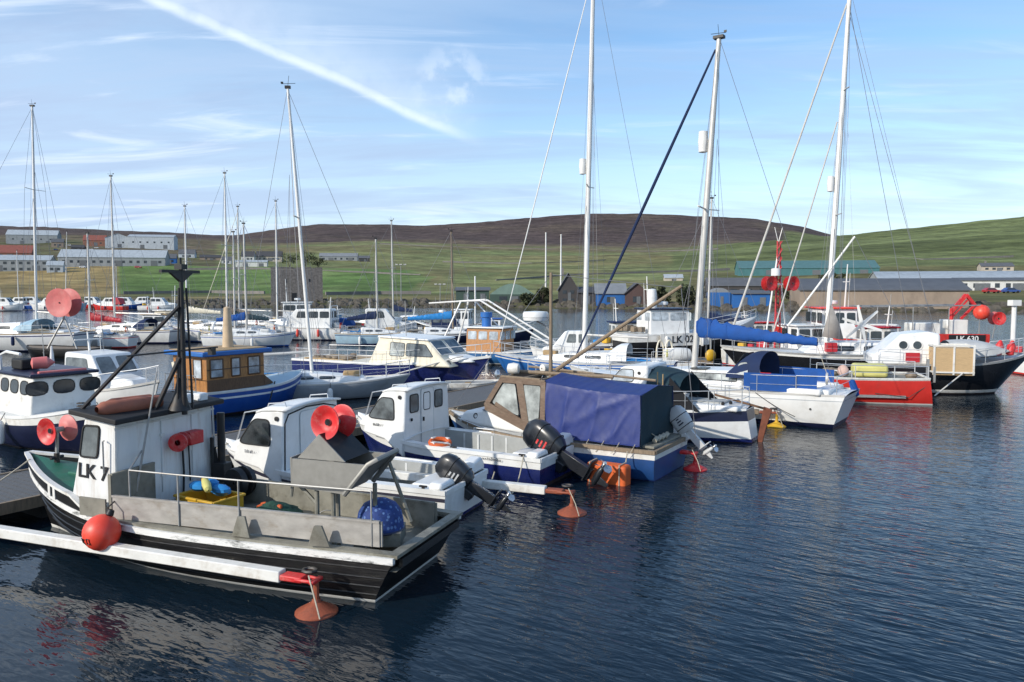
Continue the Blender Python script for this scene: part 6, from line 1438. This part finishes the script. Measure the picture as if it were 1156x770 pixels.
def redmast():
    t, h, W = motorboat('fishing boat with red lattice mast and two red hauler discs', (12.6, 44.2), 12, 7.5, oldwhite, redhull, (.50, .75), 1.3, white, white, glassdark, 1.0, flat=True, nwin=2, name='fishing_boat', cat='fishing boat')
    m = MB(); x = 2.9
    for dx, dy in ((-.16, -.16), (.16, -.16), (0, .18)): m.tube([(x + dx, dy, 1.0), (x + dx * .5, dy * .5, 7.2)], .045, 5)
    for i in range(12):
        z = 1.2 + .5 * i; m.tube([(x - .16, -.16, z), (x + .16, -.16, z + .5)], .025, 4); m.tube([(x + .16, -.16, z), (x, .18, z + .5)], .025, 4)
    m.build('lattice_mast', redlamp, t)
    w = MB()
    for sg in (-1, 1): w.tube([(x, 0, 7.1), (x + sg * .25, 0, 8.0)], .02, 4); w.tube([(x + sg * 1.3, sg * .9, 1.0), (x, 0, 6.6)], .05, 6)
    w.tube([(x - .9, -.3, 4.7), (x + .9, -.3, 4.7)], .05, 5); w.build('mast_strut', mastwhite, t)
    hauler(t, (x - .78, -.45, 4.75), (.25, -1, 0), .42, .2, redplastic); hauler(t, (x + .62, -.45, 4.75), (.25, -1, 0), .42, .2, redplastic)
    MB().lathe([(.02, 0), (.26, 0), (.26, .4), (.02, .45)], (x - .3, -.3, 5.2), (0, 0, 1), 12).build('radome', white, t)
redmast()

# ---- right hand group
def redboat():
    t = thing('workboat', 'bright red open workboat with pale yellow cover on deck', 'workboat', (16.35, 30.1, 0), 165)
    h = Hull(t, 6.6, 2.6, (1.3, .98, 1.02), [black, oldwhite, redhull], [('z', .0, 0), ('z', .07, 1), ('f', .5, 2), ('f', .95, 2), ('f', 1, 1)], .4, .85, .4, -.2, 6, 2.3)
    h.rail('rub_rail', oldwhite, .06, .06, .02, .03, 0, 1, True); h.deck('deck', darkalu, 0, .98, .05)
    r = MB(); r.bar((1.0, 1.24, .33), (3.0, 1.34, .33), .06, .10); r.build('rubbing_bar', galv, t)
    rails(t, 'deck_rail', [(.2, 1.05, .95), (1.4, 1.15, .95), (2.8, 1.2, .95), (4.2, 1.1, 1.0)], .55, .02)
    rails(t, 'deck_rail', [(.2, -1.05, .95), (1.4, -1.15, .95), (2.8, -1.2, .95), (4.2, -1.1, 1.0)], .55, .02)
    ob = MB(); ob.box((2.15, .3, 1.24), (1.25, .9, .5)); ob.build('deck_cover', paleyellow, t, bevel=.12, seg=3)
    g = MB(); rnd = random.Random(6)
    for i in range(10): g.ball((rnd.uniform(.3, 4.4), rnd.uniform(-.9, .9), 1.1), rnd.uniform(.1, .22), 8, 0, (1.2, 1, .8))
    build_split(g, 'deck_gear', clutter, t)
    d = MB(); d.tube([(.05, 1.05, .9), (.9, 1.27, .32), (2.1, 1.33, .45)], .014, 4); d.build('side_rope', darkrope, t)
    v = MB(); v.bar((-.02, .0, .95), (-.02, 0, 1.7), .1, .1); v.bar((-.02, 1.0, .9), (-.02, 1.0, 1.5), .07, .07); build_split(v, 'stern_post', galv, t)
redboat()
def blackboat():
    t = thing('motor_sailer', 'black hulled motor sailer with white wheelhouse and two round portholes', 'motor sailer', (15.7, 34.0, 0), -14)
    h = Hull(t, 6.5, 2.9, (1.72, 1.25, 1.2), [antifoul, oldwhite, blacksmooth], [('z', .08, 0), ('z', .22, 1), ('f', .5, 2), ('f', .95, 2), ('f', 1, 2)], .6, .75, 1.5, 0, 4.5, 2.3, bowfull=1.2, nst=22)
    h.rail('toe_rail', galv, .06, .08, .02, .02); h.deck('deck', offwhite, 0, .99, .0, .06, .02)
    o, W = cabin(t, 'wheelhouse', [(.1, 1.2), (2.75, 1.25), (2.75, 2.55), (2.3, 2.64), (1.2, 2.50), (.6, 1.9), (.1, 1.6)], 2.1, 1.8, white, .1)
    for x in (1.30, 1.85):
        for sg in (1, -1): w = MB().lathe([(.005, 0), (.17, 0), (.17, .02), (.005, .02)], (x, sg * W(x, 2.06), 2.06), (0, sg, .1), 18).build('porthole', glassdark, t); MB().lathe([(.17, .0), (.17, .035), (.21, .035), (.21, 0)], (x, sg * W(x, 2.06), 2.06), (0, sg, .1), 18).build('rim', mastwhite, w)
    rows = []
    for i in range(10):
        x = 3.2 + 2.2 * i / 9; w = min(1.15, h.hb(x / 6.5) - .08); zz = 1.40 + .05 * i; hgt = .72 * (1 - (i / 9) ** 2) + .1
        rows.append([(x, w * math.cos(pi * j / 10), zz + hgt * math.sin(pi * j / 10) ** .6 + .03 * noise.noise(Vector((x * 2, j, 1)))) for j in range(11)])
    MB().grid(rows).build('foredeck_cover', mat('grey_cover', (.45, .46, .46), .8, var=.15), t)
    MB().box((1.65, -1.12, 1.55), (.55, .03, .40)).build('red_side_board', redlamp, t)
    lf = MB()
    for dx in (-.2, .25): lf.lathe([(.02, -.3), (.15, -.25), (.17, .1), (.05, .35)], (5.3 + dx, -.5, 1.95), (.2, .1, 1), 12)
    build_split(lf, 'bow_fender', redplastic, t)
    pulpit(t, h, .80, .7); lifelines(t, h, .05, .8, 7, .65)
    return t
ke = blackboat()
def bigyacht():
    t = thing('sailing_yacht', 'dark hulled sailing yacht with very tall white mast and cream furled genoa', 'sailing yacht', (20.9, 37.5, 0), 172)
    h = Hull(t, 10.4, 3.3, (1.55, 1.25, 1.25), [antifoul, oldwhite, blacksmooth], [('z', .06, 0), ('z', .18, 1), ('f', .5, 2), ('f', .9, 2), ('f', 1, 1)], .6, .7, 1.4, 0, 4.5, 2.2, bowfull=1.2, nst=22)
    h.rail('toe_rail', galv, .06, .08, .02, .02); h.deck('deck', offwhite, 0, .99, .0, .06, .02)
    o, W2 = cabin(t, 'coachroof', [(1.2, 1.2), (6.5, 1.3), (6.2, 1.62), (4.5, 1.86), (1.2, 1.86)], 2.2, 1.8, white, .08, fwd=.05)
    for x in (2.0, 3.3, 4.6):
        for sg in (1, -1): side_window(t, W2, [(x + .42, 1.44), (x + .42, 1.66), (x - .42, 1.66), (x - .42, 1.44)], sg, rad=.2)
    MB().box((5.3, 1.0, 1.62), (.5, .4, .42)).build('red_deck_box', redlamp, t)
    pulpit(t, h, .80, .7); lifelines(t, h, .05, .8, 8, .65); pushpit(t, h)
    o = rig(t, 5.25, 1.7, 18.9, .14, mastwhite, aft=(.0, 0, 1.3), beam=1.6, spread=(.37, .72), lean=.62, radar=9.6, spw=.75)
    f = MB(); f.tube([(4.75, 0, 18.2), (9.9, 0, 2.2)], [.04, .058], 8); f.build('furled_genoa', mat('grey_white_sailcloth', (.52, .50, .46), .8, var=.15), t)
    f2 = MB(); f2.tube([(5.05, 0, 12.6), (7.9, 0, 2.0)], .036, 6); f2.build('furled_staysail', MATS['grey_white_sailcloth'], t)
    s2 = MB(); s2.tube([(4.65, 0, 18.2), (1.4, .5, 1.6)], .012, 4); s2.tube([(4.65, 0, 17.8), (-.2, -.5, 1.6)], .012, 4); build_split(s2, 'stay', wire, t)
    ga = MB(); ga.tube([(7.2, .3, 2.6), (4.15, .3, 7.0)], .05, 7); ga.build('derrick', mastwhite, t); MB().tube([(4.15, .3, 7.0), (1.9, .4, 2.6)], .012, 4).build('derrick_guy', wire, t)
    sv = MB(); sv.add([(5.2, .4, 3.7), (5.6, .45, 2.1), (4.6, .45, 1.95), (4.8, .42, 2.7)], [(0, 1, 2, 3)]); o = sv.build('riding_sail', mat('grey_sailcloth', (.30, .28, .26), .9, var=.15), t); o.modifiers.new('thick', 'SOLIDIFY').thickness = .12
    wg = MB(); wg.tube([(4.0, 1.2, 1.3), (4.0, 1.2, 2.75)], .04, 6); wg.tube([(3.85, 1.2, 2.75), (4.3, 1.2, 2.78)], .07, 8)
    for i in range(6):
        a = 2 * pi * i / 6 + .3; ca, sa = math.cos(a), math.sin(a); c2, s2_ = math.cos(a + 1.57), math.sin(a + 1.57)
        wg.add([(4.0, 1.32, 2.75), (4 + .09 * c2, 1.34, 2.75 + .09 * s2_), (4 + .95 * ca + .05 * c2, 1.33, 2.75 + .95 * sa + .05 * s2_), (4 + .95 * ca - .05 * c2, 1.31, 2.75 + .95 * sa - .05 * s2_), (4 - .09 * c2, 1.3, 2.75 - .09 * s2_)], [(0, 1, 2, 3, 4)])
    wg.build('wind_generator', mastwhite, t)
bigyacht()
def crate():
    t = thing('pallet_crate', 'wooden pallet crate with white edge straps beside the black motor sailer', 'crate', wpt(ke, 3.02, -1.35, .92), -14)
    MB().box((0, 0, .60), (1.45, 1.0, 1.0)).build('crate_panel', plywood, t, bevel=.01)
    f = MB()
    for x in (-.74, 0, .74):
        f.box((x, -.515, .62), (.07, .03, 1.24)); f.box((x, .515, .62), (.07, .03, 1.24))
    for z in (.10, 1.2):
        for y in (-.52, .52): f.box((0, y, z), (1.56, .035, .06))
        for x in (-.75, .75): f.box((x, 0, z), (.06, 1.05, .06))
    f.build('crate_frame', oldwhite, t); p = MB()
    for y in (-.4, 0, .4): p.box((0, y, .03), (1.5, .12, .1))
    p.build('pallet', teak, t)
    ls = MB(); ls.tube([(-.75, -.8, -.85), (.35, -.56, .1)], .03, 6); ls.build('brace', mastgrey, t)
crate()
def trawler():
    t, h, W = motorboat('red fishing trawler with orange roofed wheelhouse and red crane', (27.2, 45.2), 176, 11.5, redhull, white, (.62, .80), 1.7, white, orangebuoy, glassdark, 1.6, flat=True, nwin=3, name='trawler', cat='trawler', top=redhull, radar=True, rail_=False, mast=2.6)
    bd = MB(); bd.box((2.4, 1.95, 1.62), (4.6, .08, .55)); bd.build('bulwark_board', redhull, t, bevel=.02)
    nb = MB(); nb.box((1.35, 2.0, 1.62), (2.0, .03, .46)); nb.build('number_board', textblack, t)
    text_part('registration_letters', 'LK 630', .42, (1.35, 2.02, 1.62), (-1, 0, 0), (0, 0, 1), white, t, .008)
    bx = MB(); bx.box((5.6, .9, 2.05), (1.6, .9, .7)); bx.box((3.2, .6, 2.1), (1.7, .9, .75)); bx.box((1.3, .3, 2.2), (1.2, 1, .9)); build_split(bx, 'deck_locker', oldwhite, t, bevel=.06)
    b = MB(); b.box((6.1, .2, 1.75), (2.4, 1.9, .9)); b.build('white_casing', oldwhite, t, bevel=.1)
    gl = MB(); gl.tube([(.3, 1.2, 1.6), (.3, 1.2, 3.5), (7.0, 1.2, 3.4)], .04, 6); gl.tube([(.3, -1.2, 1.6), (.3, -1.2, 3.5), (7.0, -1.2, 3.4)], .04, 6)
    for x in (2, 4, 6): gl.tube([(x, 1.2, 1.6), (x, 1.2, 3.45)], .03, 5)
    gl.build('shelter_frame', galv, t)
    cr = MB(); cr.tube([(1.5, .4, 2.0), (1.5, .4, 3.3)], .12, 8); cr.bar((1.5, .4, 3.1), (.75, .5, 4.1), .2, .22); cr.bar((.75, .5, 4.1), (.25, .5, 3.5), .18, .16); cr.bar((.25, .5, 3.5), (1.0, .5, 2.7), .12, .12); cr.bar((1.6, .4, 2.6), (.65, .5, 3.8), .09, .09); cr.build('deck_crane', redplastic, t)
    MB().ball((.15, 1.1, 3.1), .44, 16).build('crane_buoy', orangebuoy, t)
    hauler(t, (-.75, 1.0, 2.75), (0, 1, 0), .38, .3, redplastic, pinkplastic, (-.6, .9, 1.6))
trawler()
t, h, W = motorboat('white launch cut by the right edge with white post', (26.4, 40.2), 6, 6.0, white, redhull, (.3, .6), 1.3, white, None, glassdark, 1.1, nwin=2)
MB().tube([(.6, .9, 1.0), (.6, .9, 3.6)], .12, 8).build('stern_post', mastwhite, t); MB().box((.6, .9, 3.7), (.5, .4, .3)).build('post_lamp', mastwhite, t)

# ---- loose gear on the pontoon behind the white yacht
def drum():
    p = P(764, 411, .5); t = thing('float_drum', 'white plastic drum on its side behind the white yacht', 'drum', (p.x, p.y, .53), 10)
    MB().lathe([(.05, -.7), (.34, -.68), (.40, -.5), (.42, 0), (.40, .5), (.34, .68), (.05, .7)], (0, 0, .42), (1, 0, 0), 20).build('drum_body', oldwhite, t)
    s = MB(); s.box((-.4, 0, .06), (.1, .8, .12)); s.box((.4, 0, .06), (.1, .8, .12)); s.build('drum_cradle', sparwood, t)
    p = P(802, 411, .5); y = thing('yellow_float', 'yellow lifebuoy float standing near the white drum', 'float', (p.x, p.y, .53), 10)
    MB().ball((0, 0, .42), .30, 16, 0, (1, .6, 1.1)).build('float_body', yellow, y); MB().tube([(0, 0, 0), (0, 0, 1.3)], .05, 6).build('float_stem', galv, y)
    for k, (px, nm) in enumerate(((745, 'left'), (755, 'right'))):
        p = P(px, 411, .5); hp = thing('mooring_hoop', 'pale grab hoop on the pontoon, %s one of the pair by the drum' % nm, 'hoop', (p.x, p.y, .5), 20)
        MB().tube([(.22 * math.cos(a), 0, .5 + .75 * math.sin(a)) if i else (.22, 0, -.0) for i, a in enumerate([pi * q / 10 for q in range(11)])] + [(-.22, 0, 0)], .05, 6).build('hoop', cream, hp)
    pontoon('pontoon', 'pale pontoon carrying the white drum', (P(640, 413).x, P(640, 413).y, 0), (P(806, 417).x, P(806, 417).y + .5, 0), 1.8)
drum()

for bt, x, z in ((b3, 5.9, 1.0), (b4, 5.8, 1.05), (b6, 7.3, 1.05)):
    for sg in (1, -1): rope_line(bt, 'bow_rope', (x, .1 * sg, z), (x + 1.3, 1.1 * sg, .55), .08, .014)
# ---- small boats moored along the left shore
rnd = random.Random(11)
specs = [(8, 343, white, navy, 0, bluecloth, 'white motor boat with blue canopy at the far left shore'), (24, 341, blue, white, 178, None, 'blue hulled launch on the far left shore'), (38, 344, darknavy, white, 4, None, 'dark hulled launch beside the far left shore'), (58, 342, white, blue, 175, bluecloth, 'white boat with blue canopy nearest the left mast'), (78, 344, lightblue, white, 6, None, 'pale blue launch moored on the left shore'), (104, 341, redhull, white, 0, None, 'small red launch moored on the left shore'), (122, 343, redhull, white, 172, redlamp, 'red boat with red canopy on the left shore'), (140, 342, blue, white, 8, bluecloth, 'blue boat with blue canopy on the left shore'), (160, 344, darknavy, white, 180, None, 'dark launch at the right end of the left shore moorings'), (178, 343, white, navy, 5, None, 'white launch at the right end of the left shore moorings')]
for i, (px, py, hm, st, dg, cn, lab) in enumerate(specs):
    s = 176; p = P(px, 325 + FPX * CAM_H / 160); d = 150 + (i % 3) * 7; x = (px - 578) / FPX * d
    motorboat(lab, (x - 3.5 * math.cos(R(dg)), d), dg, 7.0 + (i % 2), hm, st, (.3, .55), 1.5, white, None, glassdark, 1.1, canopy=cn, nwin=2, rail_=False, mast=2.0 if i % 3 == 0 else 0, group='small boats moored along the left shore')
for px, top, lab in ((21, 283, 'thin bare mast yacht at the far left shore'), (74, 262, 'leaning mast yacht at the left shore'), (132, 300, 'short mast yacht behind the pink discs')):
    d = 165; zt = CAM_H + (325 - top) / FPX * d; yacht(lab, ((px - 578) / FPX * d + 4, d), 178, 8, zt, blue if px == 74 else white, navy, .5, mm=mastwhite, lean=.9 if px == 74 else .1, detail=False, group='small boats moored along the left shore')
for px, top, lab in ((616, 265, 'left one of two bare white poles on the middle shore'), (633, 267, 'right one of two bare white poles on the middle shore')):
    p, d = ground(px, 342); hh = (342 - top) / FPX * d; t = thing('shore_mast', lab, 'shore_mast', p)  # these poles stand for bare masts of boats laid up ashore
    MB().tube([(0, 0, 0), (0, 0, hh)], [.22, .14], 7).build('pole', mastwhite, t); MB().lathe([(.01, 0), (.2, 0), (.2, .25), (.01, .3)], (0, 0, hh), (0, 0, 1), 8).build('mast_cap', mastgrey, t)
